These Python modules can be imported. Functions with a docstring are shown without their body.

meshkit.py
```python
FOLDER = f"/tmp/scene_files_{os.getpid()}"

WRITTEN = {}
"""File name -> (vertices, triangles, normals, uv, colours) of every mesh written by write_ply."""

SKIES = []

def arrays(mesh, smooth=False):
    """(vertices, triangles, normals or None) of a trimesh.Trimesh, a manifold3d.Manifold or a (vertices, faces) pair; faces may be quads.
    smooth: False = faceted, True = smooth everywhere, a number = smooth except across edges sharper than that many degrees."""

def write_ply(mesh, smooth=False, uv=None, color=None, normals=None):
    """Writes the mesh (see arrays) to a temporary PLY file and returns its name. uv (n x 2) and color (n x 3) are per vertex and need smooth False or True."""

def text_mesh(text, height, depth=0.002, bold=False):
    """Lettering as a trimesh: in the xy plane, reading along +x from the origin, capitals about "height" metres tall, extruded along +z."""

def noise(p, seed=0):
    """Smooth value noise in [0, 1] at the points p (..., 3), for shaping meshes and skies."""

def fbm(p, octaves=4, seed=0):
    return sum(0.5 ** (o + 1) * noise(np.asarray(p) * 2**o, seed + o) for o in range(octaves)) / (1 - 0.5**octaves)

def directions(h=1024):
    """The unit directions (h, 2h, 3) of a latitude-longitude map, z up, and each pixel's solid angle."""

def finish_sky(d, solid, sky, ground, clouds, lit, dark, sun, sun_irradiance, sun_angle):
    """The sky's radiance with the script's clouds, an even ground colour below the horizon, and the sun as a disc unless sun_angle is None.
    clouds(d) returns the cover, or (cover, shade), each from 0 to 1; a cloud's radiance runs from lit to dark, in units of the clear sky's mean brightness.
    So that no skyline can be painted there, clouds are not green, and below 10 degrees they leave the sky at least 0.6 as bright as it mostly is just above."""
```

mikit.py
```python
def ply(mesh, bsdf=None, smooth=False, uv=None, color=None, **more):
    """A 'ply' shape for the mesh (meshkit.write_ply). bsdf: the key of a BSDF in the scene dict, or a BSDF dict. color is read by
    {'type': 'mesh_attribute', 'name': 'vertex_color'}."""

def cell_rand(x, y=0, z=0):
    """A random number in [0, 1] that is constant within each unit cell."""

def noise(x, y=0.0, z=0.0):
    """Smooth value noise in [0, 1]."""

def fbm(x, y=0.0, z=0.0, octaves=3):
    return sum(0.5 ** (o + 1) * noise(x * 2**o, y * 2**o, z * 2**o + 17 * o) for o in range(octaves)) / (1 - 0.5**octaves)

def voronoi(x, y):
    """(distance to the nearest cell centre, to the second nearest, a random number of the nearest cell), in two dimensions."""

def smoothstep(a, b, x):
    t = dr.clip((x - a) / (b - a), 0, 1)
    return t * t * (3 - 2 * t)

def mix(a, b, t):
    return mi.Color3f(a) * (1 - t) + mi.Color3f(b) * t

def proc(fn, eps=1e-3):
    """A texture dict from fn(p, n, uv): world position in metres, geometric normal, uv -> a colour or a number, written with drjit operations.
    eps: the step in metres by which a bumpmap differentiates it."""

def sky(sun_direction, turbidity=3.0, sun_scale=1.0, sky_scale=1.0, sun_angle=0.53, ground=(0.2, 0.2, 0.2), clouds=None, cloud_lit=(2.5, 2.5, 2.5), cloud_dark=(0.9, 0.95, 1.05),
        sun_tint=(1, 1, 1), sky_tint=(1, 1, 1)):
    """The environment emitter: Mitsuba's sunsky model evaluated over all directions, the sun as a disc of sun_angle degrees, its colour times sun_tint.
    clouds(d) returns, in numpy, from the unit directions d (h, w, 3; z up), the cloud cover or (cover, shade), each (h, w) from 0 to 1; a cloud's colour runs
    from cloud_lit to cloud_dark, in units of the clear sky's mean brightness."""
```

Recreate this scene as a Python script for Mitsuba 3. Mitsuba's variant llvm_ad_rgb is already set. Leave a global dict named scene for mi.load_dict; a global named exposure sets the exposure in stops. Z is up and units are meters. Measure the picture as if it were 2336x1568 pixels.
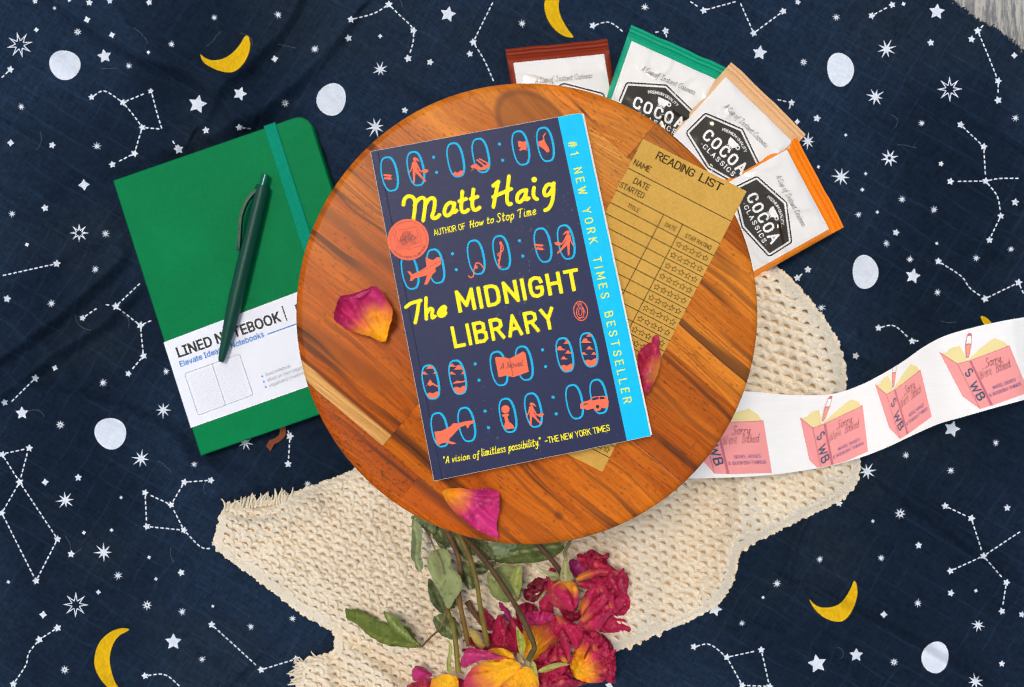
import math, random
import numpy as np, trimesh, drjit as dr, mitsuba as mi, mikit, meshkit, manifold3d as m3
import shapely
from shapely.geometry import Polygon, LineString, Point, MultiPolygon, box
from shapely.ops import unary_union
from shapely import affinity
from mikit import noise, fbm, smoothstep, mix, cell_rand, proc

# ------------------------------------------------------------------ camera, sky, exposure
HC, FPX = 0.85, 2577.0            # camera height above the cloth; focal length in units of a 2336-wide picture
T = mi.ScalarTransform4f
scene, labels = {}, {}
scene['camera'] = {'type': 'thinlens', 'aperture_radius': .0011, 'focus_distance': .665, 'fov': math.degrees(2 * math.atan(1168 / FPX)), 'fov_axis': 'x', 'near_clip': .01, 'far_clip': 50.0,
                   'to_world': T().look_at(origin=[0, 0, HC], target=[0, 0, 0], up=[0, 1, 0])}
scene['sky_light'] = mikit.sky([-.16, .17, .94], turbidity=3, sun_scale=.3, sun_angle=14, clouds=lambda d: (np.ones(d.shape[:2]), .75 * np.clip(meshkit.fbm(d * 2.2, 4, 3) * 2.4 - .7, 0, 1)),
                               cloud_lit=(1.30, 1.42, 1.62), cloud_dark=(.60, .66, .78), sun_tint=(.92, .96, 1.02))
exposure = 2.27

S0 = FPX / HC
def P(p, z):
    """a point at height z that stands over picture position p (n x 2)"""
    p = np.asarray(p, float); k = (HC - np.asarray(z, float)) / FPX
    return np.column_stack([(p[:, 0] - 1168) * k, (784 - p[:, 1]) * k, np.broadcast_to(z, len(p))])
def tile(ox, oy, src_w, zoom_w=2336):
    """converts points measured in an enlarged part of the photograph"""
    s = src_w / zoom_w
    return lambda pts: np.column_stack([(np.asarray(pts, float)[:, 0] * s + ox), (np.asarray(pts, float)[:, 1] * s + oy)]) * (2336 / 2896)
tA, tB, tC = tile(0, 0, 1000), tile(950, 0, 1000), tile(1896, 0, 1000)
tD, tE, tF = tile(0, 640, 1000), tile(950, 640, 1000), tile(1896, 640, 1000)
tG, tH, tI = tile(0, 1274, 1000), tile(950, 1274, 1000), tile(1896, 1274, 1000)
ZK = 1000 / 2336 * 2336 / 2896

# ------------------------------------------------------------------ naming
used = {}
def numbered(name):
    n = used.get(name, -1) + 1; used[name] = n
    return name if n == 0 else f'{name}_{n:03d}'
def thing(name, label, cat, group=None, kind=None):
    k = numbered(name); labels[k] = {'label': label, 'category': cat}
    if group: labels[k]['group'] = group
    if kind: labels[k]['kind'] = kind
    return k
def part(parent, name, mesh, bsdf, smooth=False, label=None, kind=None, **kw):
    k = numbered(parent + '__' + name)
    scene[k] = mikit.ply(mesh, bsdf, smooth=smooth, **kw)
    if label or kind:
        labels[k] = {}
        if label: labels[k]['label'] = label
        if kind: labels[k]['kind'] = kind
    return k
def single(name, mesh, bsdf, label, cat, smooth=False, group=None, kind=None, **kw):
    k = thing(name, label, cat, group, kind); scene[k] = mikit.ply(mesh, bsdf, smooth=smooth, **kw)
    return k

# ------------------------------------------------------------------ materials
def pr(col, rough=.6, spec=.35, **kw):
    c = col if isinstance(col, dict) else {'type': 'rgb', 'value': list(col)}
    return {'type': 'twosided', 'bsdf': {'type': 'principled', 'base_color': c, 'roughness': rough, 'specular': spec, **kw}}
def mat(name, *a, **kw):
    scene[name] = pr(*a, **kw); return name
VC = {'type': 'mesh_attribute', 'name': 'vertex_color'}

def cloth_col(p, n, uv):
    a = math.radians(31); c, s = math.cos(a), math.sin(a)
    u, v = p.x * c - p.y * s, p.x * s + p.y * c
    wob = .0016 * (fbm(p.x * 40, p.y * 40, 3.0) - .5) * 2
    def line(w, L):
        t = (w + wob) / L; f = dr.abs(t - dr.floor(t) - .5) * L
        return smoothstep(.0011, .0002, f)
    g = dr.maximum(line(u, .0158) * smoothstep(.3, .7, noise(u * 45, v * 25, 5.)), line(v, .0158) * smoothstep(.25, .65, noise(u * 25, v * 45, 9.)))
    weave = noise(u * 1500, v * 260, 1.) * .5 + noise(u * 260, v * 1500, 2.) * .5
    blot = fbm(p.x * 9 + 4, p.y * 9, 2.)
    col = mix((.0066, .0142, .030), (.0124, .0255, .053), smoothstep(.25, .75, blot))
    col = mix(col, mi.Color3f(.014, .023, .036), smoothstep(.5, .8, fbm(p.x * 13, p.y * 13, 31.)) * .5)
    rub = smoothstep(.62, .85, fbm(u * 30, v * 110, 7.)) * .35
    return col * (.55 + .9 * weave) + mi.Color3f(.010, .021, .042) * (g * .32 + rub * .4)
mat('mat_cloth', proc(cloth_col), .9, .05, sheen=.08)
def inkw(p, n, uv):
    a = math.radians(31); u, v = p.x * math.cos(a) - p.y * math.sin(a), p.x * math.sin(a) + p.y * math.cos(a)
    w = noise(u * 1400, v * 300, 1.) * .5 + noise(u * 300, v * 1400, 2.) * .5
    return mix((.58, .66, .78), (.74, .80, .90), w)
mat('mat_print_white', proc(inkw), .9, .1)
def inky(p, n, uv):
    w = noise(p.x * 1300, p.y * 500, 1.)
    return mix((.62, .36, .006), (.76, .48, .01), w)
mat('mat_print_yellow', proc(inky), .9, .1)
def deck_col(p, n, uv):
    g = fbm(p.x * 520, p.y * 60, 3., 4); h = fbm(p.x * 1300, p.y * 260, 1., 2)
    return mix((.17, .175, .19), (.46, .45, .41), smoothstep(.30, .68, g * .7 + h * .3))
mat('mat_deck', proc(deck_col), .85, .2)

SCX, SCY, SZ = (1202 - 1168) * (HC - .173) / FPX, (784 - 716) * (HC - .173) / FPX, .173
SK = FPX / (HC - SZ)
def wood_uv(p):
    x, y = (p.x - SCX) * SK, -(p.y - SCY) * SK
    return x, y, .766 * x + .643 * y, -.643 * x + .766 * y
def wood_col(p, n, uv):
    x, y, u, v = wood_uv(p)
    row = dr.select(v < -422, 0., dr.select(v < -140, 1., dr.select(v < 68, 2., dr.select(v < 443, 3., 4.))))
    cut = dr.select(row == 0., -54., dr.select(row == 3., -58., dr.select(row == 4., 50., -9999.)))
    bid = row * 2 + dr.select(u < cut, 0., 1.)
    r1, r2 = cell_rand(bid, 3), cell_rand(bid, 8)
    vv = v + 60 * (fbm(u / 330, v / 130, bid * 5.) - .5)
    ring = mi.Float(0)
    for kx, ky, r, a in ((15, -430, 62, 1.), (72, 461, 11, .9), (300, -455, 12, .6), (352, 322, 13, .8), (-80, 40, 10, .2), (384, 352, 8, .7), (140, 505, 8, .6), (-272, 226, 9, .4)):
        ku, kv = .766 * kx + .643 * ky, -.643 * kx + .766 * ky
        d = dr.sqrt(dr.square((u - ku) / 1.55) + dr.square(v - kv)) / r
        vv = vv + (v - kv) * 1.3 * dr.exp(-dr.square(d * .75)) * a
        ring = dr.maximum(ring, a * smoothstep(1.15, .35 if r < 30 else .9, d) * (.75 if r < 30 else .42) + (a * .32 * smoothstep(.16, .0, dr.abs(d - 1.)) if r > 30 else 0.))
    g = fbm(u / 120, vv / 2.6, bid * 7 + 1., 3)
    m = fbm(u / 560, vv / 52, bid * 3 + 2., 3)
    st = fbm(u / 620, vv / 19, bid * 5 + 4., 3)
    st2 = fbm(u / 420, vv / 5, bid * 9 + 6., 2)
    zone = fbm(x / 330, y / 330, 12., 2)
    dark = smoothstep(.58, .76, st) * smoothstep(.38, .6, zone + .25 * (m - .5)) + .5 * smoothstep(.66, .78, st2) * smoothstep(.4, .6, m)
    pores = smoothstep(.74, .88, noise(u / 11, v / 1.7, 5.)) * .45
    base = mix((.46, .083, .003), (.75, .195, .012), smoothstep(.15, .85, m * .7 + g * .3))
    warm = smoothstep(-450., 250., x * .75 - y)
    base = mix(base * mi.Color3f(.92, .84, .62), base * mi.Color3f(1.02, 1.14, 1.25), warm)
    tone = mi.Color3f(1., 1., 1.)
    for b_, t_ in ((0., (.95, .95, .95)), (1., (.56, .48, .55)), (3., (.94, 1.07, 1.45)), (5., (.80, .80, 1.)), (6., (.84, .83, .95)), (7., (.88, .90, .9)), (8., (.74, .63, .6)), (9., (.96, .90, .7))):
        tone = dr.select(bid == b_, mi.Color3f(t_), tone)
    base = base * tone
    bands = mi.Float(0)
    for v0, w, ua, ub, a in ((120, 20, -600, -230, .5), (70, 4, -600, -120, .7), (345, 34, -600, -90, .38), (22, 13, 350, 600, .85), (-118, 8, 230, 600, .75), (-150, 5, 120, 420, .5), (-346, 9, 140, 460, .55), (-252, 8, 330, 600, .55), (-60, 9, 250, 600, .4), (-437, 5, -275, -120, .9), (-300, 6, -560, -150, .3), (250, 9, 60, 330, .55), (300, 6, 120, 420, .45)):
        wv = v - v0 + 26 * (fbm(u / 150, v0 * .37, 3., 2) - .5)
        bands = dr.maximum(bands, a * smoothstep(1., .25, dr.abs(wv) / w) * smoothstep(0., 90., u - ua) * smoothstep(0., 90., ub - u) * (.45 + .9 * g))
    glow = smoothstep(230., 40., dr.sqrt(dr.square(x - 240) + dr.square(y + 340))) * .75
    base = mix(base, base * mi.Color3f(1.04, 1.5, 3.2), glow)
    speck = smoothstep(.72, .9, noise(u / 5, v / 2.6, 15.)) * dr.select(bid == 8., .7, 0.)
    sap = dr.select((row == 3.) & (u < -58), smoothstep(410., 414., v + 3 * (g - .5)), 0.)
    base = mix(base, mix((.50, .22, .055), (.72, .40, .13), g), sap)
    base = base * (.83 + .34 * g)
    edge = dr.select((row == 3.) & (u < -58), smoothstep(9., 0., dr.abs(v - 407)), dr.select((row == 4.) & (u > 50), smoothstep(26., 0., dr.abs(v - 452 - 12 * (m - .5))), 0.))
    k = dr.clip(dr.maximum(dr.maximum(dark * .76, ring), dr.maximum(dr.maximum(edge * .7, bands), dr.maximum(pores, speck))) * (1 - sap * .75), 0, .93)
    return mix(base, mi.Color3f(.052, .020, .010), k)
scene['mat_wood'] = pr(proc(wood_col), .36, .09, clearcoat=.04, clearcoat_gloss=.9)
mat('mat_leg', (.28, .085, .02), .45, .4)

def navy(p, n, uv):
    s = smoothstep(.90, .965, noise(p.x * 900, p.y * 900, 4.)) * smoothstep(.5, .75, fbm(p.x * 40, p.y * 40, 2.))
    sc = smoothstep(.93, .99, noise(p.x * 90 + p.y * 500, p.y * 60, 8.)) * .06
    return mix((.021, .028, .082), (.30, .32, .38), s * .28 + sc * .6)
mat('mat_navy', proc(navy), .4, .12)
mat('mat_cyan', (.001, .53, .90), .5, .12)
mat('mat_ovals', (.004, .44, .74), .5, .12)
mat('mat_coral', (.90, .165, .085), .5, .12)
mat('mat_lemon', (.93, .80, .012), .5, .12)
mat('mat_lemon_pale', (.72, .80, .13), .5, .12)
mat('mat_plum', (.12, .022, .045), .5, .3)
mat('mat_ink', (.016, .014, .013), .6, .3)
mat('mat_board_core', (.86, .85, .82), .7, .3)
def pages(p, n, uv):
    return mix((.55, .50, .42), (.78, .74, .66), noise(p.z * 5200, p.x * 6, p.y * 6))
mat('mat_pages', proc(pages), .85, .2)

def kraft(p, n, uv):
    f = fbm(p.x * 900, p.y * 900, 2.); g = fbm(p.x * 90, p.y * 90, 6.)
    s = smoothstep(.80, .93, noise(p.x * 1500, p.y * 900, 3.)) * .12
    return mix((.52, .295, .058), (.68, .41, .095), f * .6 + g * .4) * (1 - s)
mat('mat_kraft', proc(kraft), .8, .08)
mat('mat_kraft_ink', (.055, .028, .008), .8, .2)

def green(p, n, uv):
    f = fbm(p.x * 700, p.y * 700, p.z * 700) * .5 + .5 * fbm(p.x * 28, p.y * 28, 3.)
    return mix((.0002, .155, .048), (.0006, .235, .078), f)
mat('mat_green', proc(green), .5, .04)
mat('mat_elastic', (.002, .27, .175), .8, .1)
mat('mat_pen', (.0008, .052, .036), .42, .25)
mat('mat_pen_clicker', (.004, .11, .085), .25, .5, metallic=.3)
mat('mat_band', (.76, .80, .90), .5, .35)
mat('mat_blue_ink', (.01, .17, .58), .6, .3)
mat('mat_grey_ink', (.22, .23, .28), .6, .3)
mat('mat_pale_ink', (.60, .61, .67), .6, .3)
mat('mat_bookmark', (.22, .055, .014), .5, .4)

def foilw(p, n, uv):
    f = fbm(p.x * 60, p.y * 60, 2.)
    return mix((.78, .775, .77), (.84, .83, .805), f)
mat('mat_panel', proc(foilw), .2, .5)
for nm, c in (('brown', (.26, .036, .014)), ('mint', (.006, .36, .21)), ('cream', (.74, .47, .25)), ('orange', (.86, .24, .006))):
    mat('mat_pouch_' + nm, c, .26, .4)
mat('mat_badge', (.070, .061, .048), .13, .7, metallic=.7)
mat('mat_foil_white', (.86, .86, .86), .35, .4)
mat('mat_black', (.012, .012, .014), .35, .4)
mat('mat_script_ink', (.10, .095, .10), .5, .3)

def stickerp(p, n, uv):
    f = noise(p.x * 90, p.y * 1400, 2.)
    return mix((.86, .86, .865), (.89, .89, .89), f)
mat('mat_sticker', proc(stickerp), .6, .15)
mat('mat_pink', (.86, .33, .325), .6, .3)
mat('mat_pink_dark', (.56, .15, .20), .6, .3)
mat('mat_page_yellow', (.82, .70, .33), .6, .3)
mat('mat_slate', (.065, .085, .16), .6, .3)
mat('mat_maroon', (.20, .035, .075), .6, .3)
mat('mat_mauve', (.26, .13, .30), .6, .3)
mat('mat_peach', (.86, .34, .22), .6, .3)

def yarn(p, n, uv):
    f = fbm(p.x * 800, p.y * 800, p.z * 800, 2); g = fbm(p.x * 35, p.y * 35, 3.)
    return mix((.68, .59, .455), (.90, .83, .69), f * .6 + g * .4)
mat('mat_yarn', proc(yarn), .95, .1, sheen=.4)
mat('mat_yarn_base', (.60, .46, .31), .95, .1)
scene['mat_petal'] = pr(VC, .62, .25, sheen=.3)
scene['mat_leaf'] = pr(VC, .6, .3)
scene['mat_stem'] = pr(VC, .6, .3)
mat('mat_lint', (.30, .32, .36), .9, .1)
mat('mat_selvedge', (.013, .026, .04), .9, .1)

# ------------------------------------------------------------------ mesh helpers
def tri_of(geom):
    """shapely geometry (or a vertices, faces pair) -> (v2, f)"""
    if isinstance(geom, tuple): return geom
    vs, fs, k = [], [], 0
    for g in getattr(geom, 'geoms', [geom]):
        if g.is_empty or g.area < 1e-12 or g.geom_type != 'Polygon': continue
        v, f = trimesh.creation.triangulate_polygon(g, engine='earcut')
        vs.append(v); fs.append(np.asarray(f) + k); k += len(v)
    return np.vstack(vs), np.vstack(fs)
def refine(v, f, edge):
    v3 = np.column_stack([v, np.zeros(len(v))])
    v3, f = trimesh.remesh.subdivide_to_size(v3, f, edge, max_iter=9)
    m = trimesh.Trimesh(v3, f, process=False); m.merge_vertices(digits_vertex=5)
    return np.asarray(m.vertices)[:, :2], np.asarray(m.faces)
def up(v, f):
    n = np.cross(v[f[:, 1]] - v[f[:, 0]], v[f[:, 2]] - v[f[:, 0]])[:, 2]
    f = f.copy(); f[n < 0] = f[n < 0][:, ::-1]
    return f
def decal(geom, fmap, edge=None):
    v, f = tri_of(geom)
    if edge: v, f = refine(v, f, edge)
    x = fmap(v)
    return trimesh.Trimesh(x, up(x, f), process=False)
def at_z(z): return lambda p: P(p, z)
def cat(ms): return trimesh.util.concatenate(ms)
def rot2(d):
    d = np.asarray(d, float); return d / np.linalg.norm(d)
def tube(pts, r, sides=8, cap=True, smooth=0):
    p = np.asarray(pts, float)
    if smooth: 
        p, r = spline(p, smooth), np.interp(np.linspace(0, 1, (len(p) - 1) * smooth + 1), np.linspace(0, 1, len(p)), np.broadcast_to(r, len(p)))
    r = np.broadcast_to(r, len(p))
    t = np.gradient(p, axis=0); t /= np.linalg.norm(t, axis=1, keepdims=True) + 1e-12
    ref = np.where(np.abs(t[:, 2:]) < .9, [0, 0, 1.], [1., 0, 0])
    a = np.cross(t, ref); a /= np.linalg.norm(a, axis=1, keepdims=True); b = np.cross(t, a)
    ang = np.arange(sides) * 2 * np.pi / sides
    v = (p[:, None] + r[:, None, None] * (np.cos(ang)[None, :, None] * a[:, None] + np.sin(ang)[None, :, None] * b[:, None])).reshape(-1, 3)
    i, j = np.meshgrid(np.arange(len(p) - 1), np.arange(sides), indexing='ij')
    q = np.stack([i * sides + j, i * sides + (j + 1) % sides, (i + 1) * sides + (j + 1) % sides, (i + 1) * sides + j], -1).reshape(-1, 4)
    f = np.vstack([q[:, [0, 1, 2]], q[:, [0, 2, 3]]])
    if cap:
        n = len(v); v = np.vstack([v, p[:1], p[-1:]])
        k = np.arange(sides); e = (len(p) - 1) * sides
        f = np.vstack([f, np.column_stack([np.full(sides, n), (k + 1) % sides, k]), np.column_stack([np.full(sides, n + 1), e + k, e + (k + 1) % sides])])
    return trimesh.Trimesh(v, f[:, ::-1], process=False)
def spline(p, n):
    """Catmull-Rom through the points"""
    p = np.asarray(p, float); q = np.vstack([2 * p[0] - p[1], p, 2 * p[-1] - p[-2]]); out = []
    for i in range(len(p) - 1):
        a, b, c, d = q[i:i + 4]
        for t in np.arange(n) / n:
            out.append(.5 * ((2 * b) + (c - a) * t + (2 * a - 5 * b + 4 * c - d) * t * t + (3 * b - a - 3 * c + d) * t ** 3))
    return np.array(out + [p[-1]])
def prism(poly, z0, z1, bevel=0.):
    """world-space polygon standing from z0 to z1, its top edge bevelled"""
    if not bevel: 
        m = trimesh.creation.extrude_polygon(poly, z1 - z0, engine='earcut'); m.apply_translation([0, 0, z0]); return m
    inner = poly.buffer(-bevel, join_style=1)
    a = m3.CrossSection([np.asarray(poly.exterior.coords)[:-1][::1 if poly.exterior.is_ccw else -1]])
    b = m3.CrossSection([np.asarray(inner.exterior.coords)[:-1][::1 if inner.exterior.is_ccw else -1]])
    m = m3.Manifold.batch_hull([a.extrude(z1 - z0 - bevel).translate((0, 0, z0)), b.extrude(z1 - z0).translate((0, 0, z0))]) if poly.convex_hull.area < poly.area * 1.001 else a.extrude(z1 - z0).translate((0, 0, z0))
    mm = m.to_mesh(); return trimesh.Trimesh(mm.vert_properties[:, :3], mm.tri_verts, process=False)
def poly_w(px, z): return Polygon(P(px, z)[:, :2])
def circle(x, y, r, n=24): return Point(x, y).buffer(r, n)
def smooth_poly(px, it=2):
    p = np.asarray(px, float)
    for _ in range(it):
        q = np.roll(p, -1, 0); p = np.stack([.75 * p + .25 * q, .25 * p + .75 * q], 1).reshape(-1, 2)
    return p

# ------------------------------------------------------------------ lettering
CAPS = {
 'A': '0,0 .31,1 .62,0;.12,.33 .5,.33', 'B': '0,0 0,1 .35,1 .5,.9 .5,.65 .35,.54 0,.54;.35,.54 .55,.42 .55,.12 .38,0 0,0',
 'C': '.55,.75 .5,.93 .28,1 .08,.92 0,.7 0,.3 .08,.08 .28,0 .5,.07 .55,.25', 'D': '0,0 0,1 .3,1 .5,.9 .56,.68 .56,.32 .5,.1 .3,0 0,0',
 'E': '.48,1 0,1 0,0 .48,0;0,.52 .4,.52', 'F': '.48,1 0,1 0,0;0,.52 .4,.52',
 'G': '.55,.75 .5,.93 .28,1 .08,.92 0,.7 0,.3 .08,.08 .28,0 .5,.08 .55,.25 .55,.45 .34,.45', 'H': '0,0 0,1;.55,0 .55,1;0,.52 .55,.52',
 'I': '0,0 0,1', 'J': '.4,1 .4,.2 .2,0 0,.15', 'K': '0,0 0,1;.55,1 0,.42;.18,.6 .58,0', 'L': '0,1 0,0 .46,0', 'M': '0,0 0,1 .36,.25 .72,1 .72,0',
 'N': '0,0 0,1 .55,0 .55,1', 'O': '.28,1 .08,.92 0,.7 0,.3 .08,.08 .28,0 .48,.08 .56,.3 .56,.7 .48,.92 .28,1', 'P': '0,0 0,1 .35,1 .53,.88 .53,.6 .35,.47 0,.47',
 'Q': '.28,1 .08,.92 0,.7 0,.3 .08,.08 .28,0 .48,.08 .56,.3 .56,.7 .48,.92 .28,1;.35,.25 .6,-.08', 'R': '0,0 0,1 .35,1 .53,.88 .53,.62 .35,.5 0,.5;.28,.5 .56,0',
 'S': '.52,.8 .45,.95 .26,1 .08,.93 .02,.76 .1,.6 .42,.44 .54,.26 .47,.08 .28,0 .08,.06 0,.22', 'T': '0,1 .56,1;.28,1 .28,0',
 'U': '0,1 0,.25 .1,.05 .28,0 .46,.05 .55,.25 .55,1', 'V': '0,1 .3,0 .6,1', 'W': '0,1 .2,0 .4,.8 .6,0 .8,1', 'X': '0,0 .55,1;0,1 .55,0', 'Y': '0,1 .29,.48 .58,1;.29,.48 .29,0',
 'Z': '0,1 .52,1 0,0 .52,0', '1': '0,.82 .18,1 .18,0', '#': '.12,0 .22,1;.4,0 .5,1;0,.33 .6,.33;.05,.67 .65,.67', '&': '.6,0 .1,.75 .2,1 .38,.95 .38,.75 .05,.35 .05,.1 .25,0 .6,.45',
 '-': '0,.42 .4,.42', '.': '0,0 .01,.01', ',': '.05,.04 0,-.16', "'": '0,1 0,.8', '"': '0,1.02 -.03,.82;.16,1.02 .13,.82', '!': '0,.3 0,1;0,0 0,.02', '|': '0,-.1 0,1.1', '*': '.05,.42 .06,.43'}
LOW = {
 'a': '.44,.5 .3,.6 .1,.5 .03,.22 .16,.02 .32,.12 .46,.55 .45,.12 .58,.06', 'b': '.1,1 .03,.1 .2,0 .4,.15 .42,.42 .28,.55 .08,.38', 'c': '.42,.48 .28,.6 .08,.45 .03,.2 .16,0 .42,.12',
 'd': '.44,.5 .3,.6 .1,.5 .03,.22 .16,.02 .34,.14 .5,1 .46,.15 .58,.06', 'e': '.04,.26 .3,.32 .42,.46 .3,.6 .1,.46 .03,.2 .16,0 .44,.14', 'f': '.44,.9 .32,1 .22,.8 .16,-.25 .02,-.28;.04,.55 .36,.58',
 'g': '.44,.5 .3,.6 .1,.5 .03,.22 .16,.04 .34,.16 .48,.58 .4,-.25 .2,-.38 .06,-.28', 'h': '.12,1 .04,0;.06,.3 .25,.58 .38,.5 .34,.1 .48,.05', 'i': '.1,.58 .05,.1 .2,.05;.12,.84 .125,.86',
 'k': '.12,1 .04,0;.4,.58 .1,.28 .4,.0', 'l': '.14,1 .05,.12 .2,.05', 'm': '.08,.58 .03,0;.06,.35 .22,.58 .32,.48 .28,0;.3,.35 .47,.58 .57,.48 .53,.1 .66,.05', 'n': '.08,.58 .03,0;.06,.35 .25,.58 .38,.48 .34,.1 .47,.05',
 'o': '.24,.6 .06,.46 .03,.18 .18,0 .38,.14 .42,.42 .24,.6 .46,.5', 'p': '.1,.58 -.02,-.36;.08,.4 .28,.6 .42,.45 .36,.12 .2,.02 .06,.14', 'r': '.08,.58 .03,0;.06,.32 .22,.58 .36,.54', 's': '.36,.52 .2,.6 .08,.48 .32,.2 .24,.02 .0,.08',
 't': '.18,.92 .1,.14 .2,.02 .34,.1;.0,.6 .36,.64', 'u': '.06,.58 .05,.15 .18,.02 .36,.2 .44,.58 .42,.12 .54,.05', 'v': '.04,.58 .16,.02 .4,.58', 'w': '.04,.58 .1,.04 .3,.45 .36,.04 .6,.6', 'y': '.06,.58 .08,.2 .22,.1 .42,.58 .3,-.28 .12,-.38 .0,-.28',
 'z': '.04,.56 .4,.56 .04,.02 .42,.04', 'A': '.0,0 .4,1 .5,.0;.1,.32 .5,.36', 'C': '.6,.78 .5,1 .2,.85 .05,.4 .18,.02 .55,.16', 'I': '.1,.98 .6,1;.36,1 .24,0;.0,.0 .46,.02', 'H': '.22,.95 .06,0;.02,.82 .22,.95;.62,1 .5,.1 .62,.02;.04,.45 .66,.52',
 'S': '.56,.86 .4,1 .2,.9 .2,.68 .44,.42 .4,.1 .16,0 .0,.14', 'T': '.02,.86 .2,.96 .7,1;.44,.98 .3,0', 'B': '.2,.95 .06,-.05;.0,.85 .3,1 .5,.86 .4,.62 .14,.52;.3,.55 .54,.36 .42,.08 .08,.0', 'W': '.0,.95 .1,.0 .42,.8 .46,.02 .9,1', 'N': '.04,.0 .2,.95 .45,.05 .62,1'}
def glyph(ch, script):
    tab = LOW if script and ch in LOW else CAPS
    return [np.array([[float(t) for t in xy.split(',')] for xy in s.split()]) for s in tab[ch].split(';')]
def strokes_text(text, sw, gap=.16, script=False, slant=0., xs=1., space=.35):
    """a line of lettering, capitals 1 high: polygon from the pen strokes"""
    x, out = 0., []
    for ch in text:
        if ch == ' ': x += space; continue
        ss = glyph(ch, script); w = max(s[:, 0].max() for s in ss) * xs
        for s in ss:
            s = s * [xs, 1]
            if script and len(s) > 2: s = spline(s, 5)
            s = s + np.column_stack([x + slant * s[:, 1], 0 * s[:, 0]])
            out.append(LineString(s).buffer(sw / 2, 6, join_style=1) if script or len(text) < 3 else LineString(s).buffer(sw / 2 - .035, 6, cap_style=3, join_style=2 if ch not in 'CGOQSDJU&' else 1, mitre_limit=1.35).buffer(.035, 4))
        x += w + gap
    return unary_union(out)
def fit(geom, p0, p1, cap):
    """lays lettering from picture point p0 to p1 along its baseline, capitals cap high"""
    p0, p1 = np.asarray(p0, float), np.asarray(p1, float)
    x0, _, x1, _ = geom.bounds if not isinstance(geom, tuple) else (*geom[0].min(0), *geom[0].max(0))
    e = (p1 - p0) / (x1 - x0); d = rot2(e); nrm = np.array([d[1], -d[0]]) * cap
    if isinstance(geom, tuple): return ((geom[0] - [x0, 0]) @ np.array([e, nrm]) + p0, geom[1])
    return affinity.affine_transform(geom, [e[0], nrm[0], e[1], nrm[1], p0[0] - e[0] * x0, p0[1] - e[1] * x0])
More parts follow.
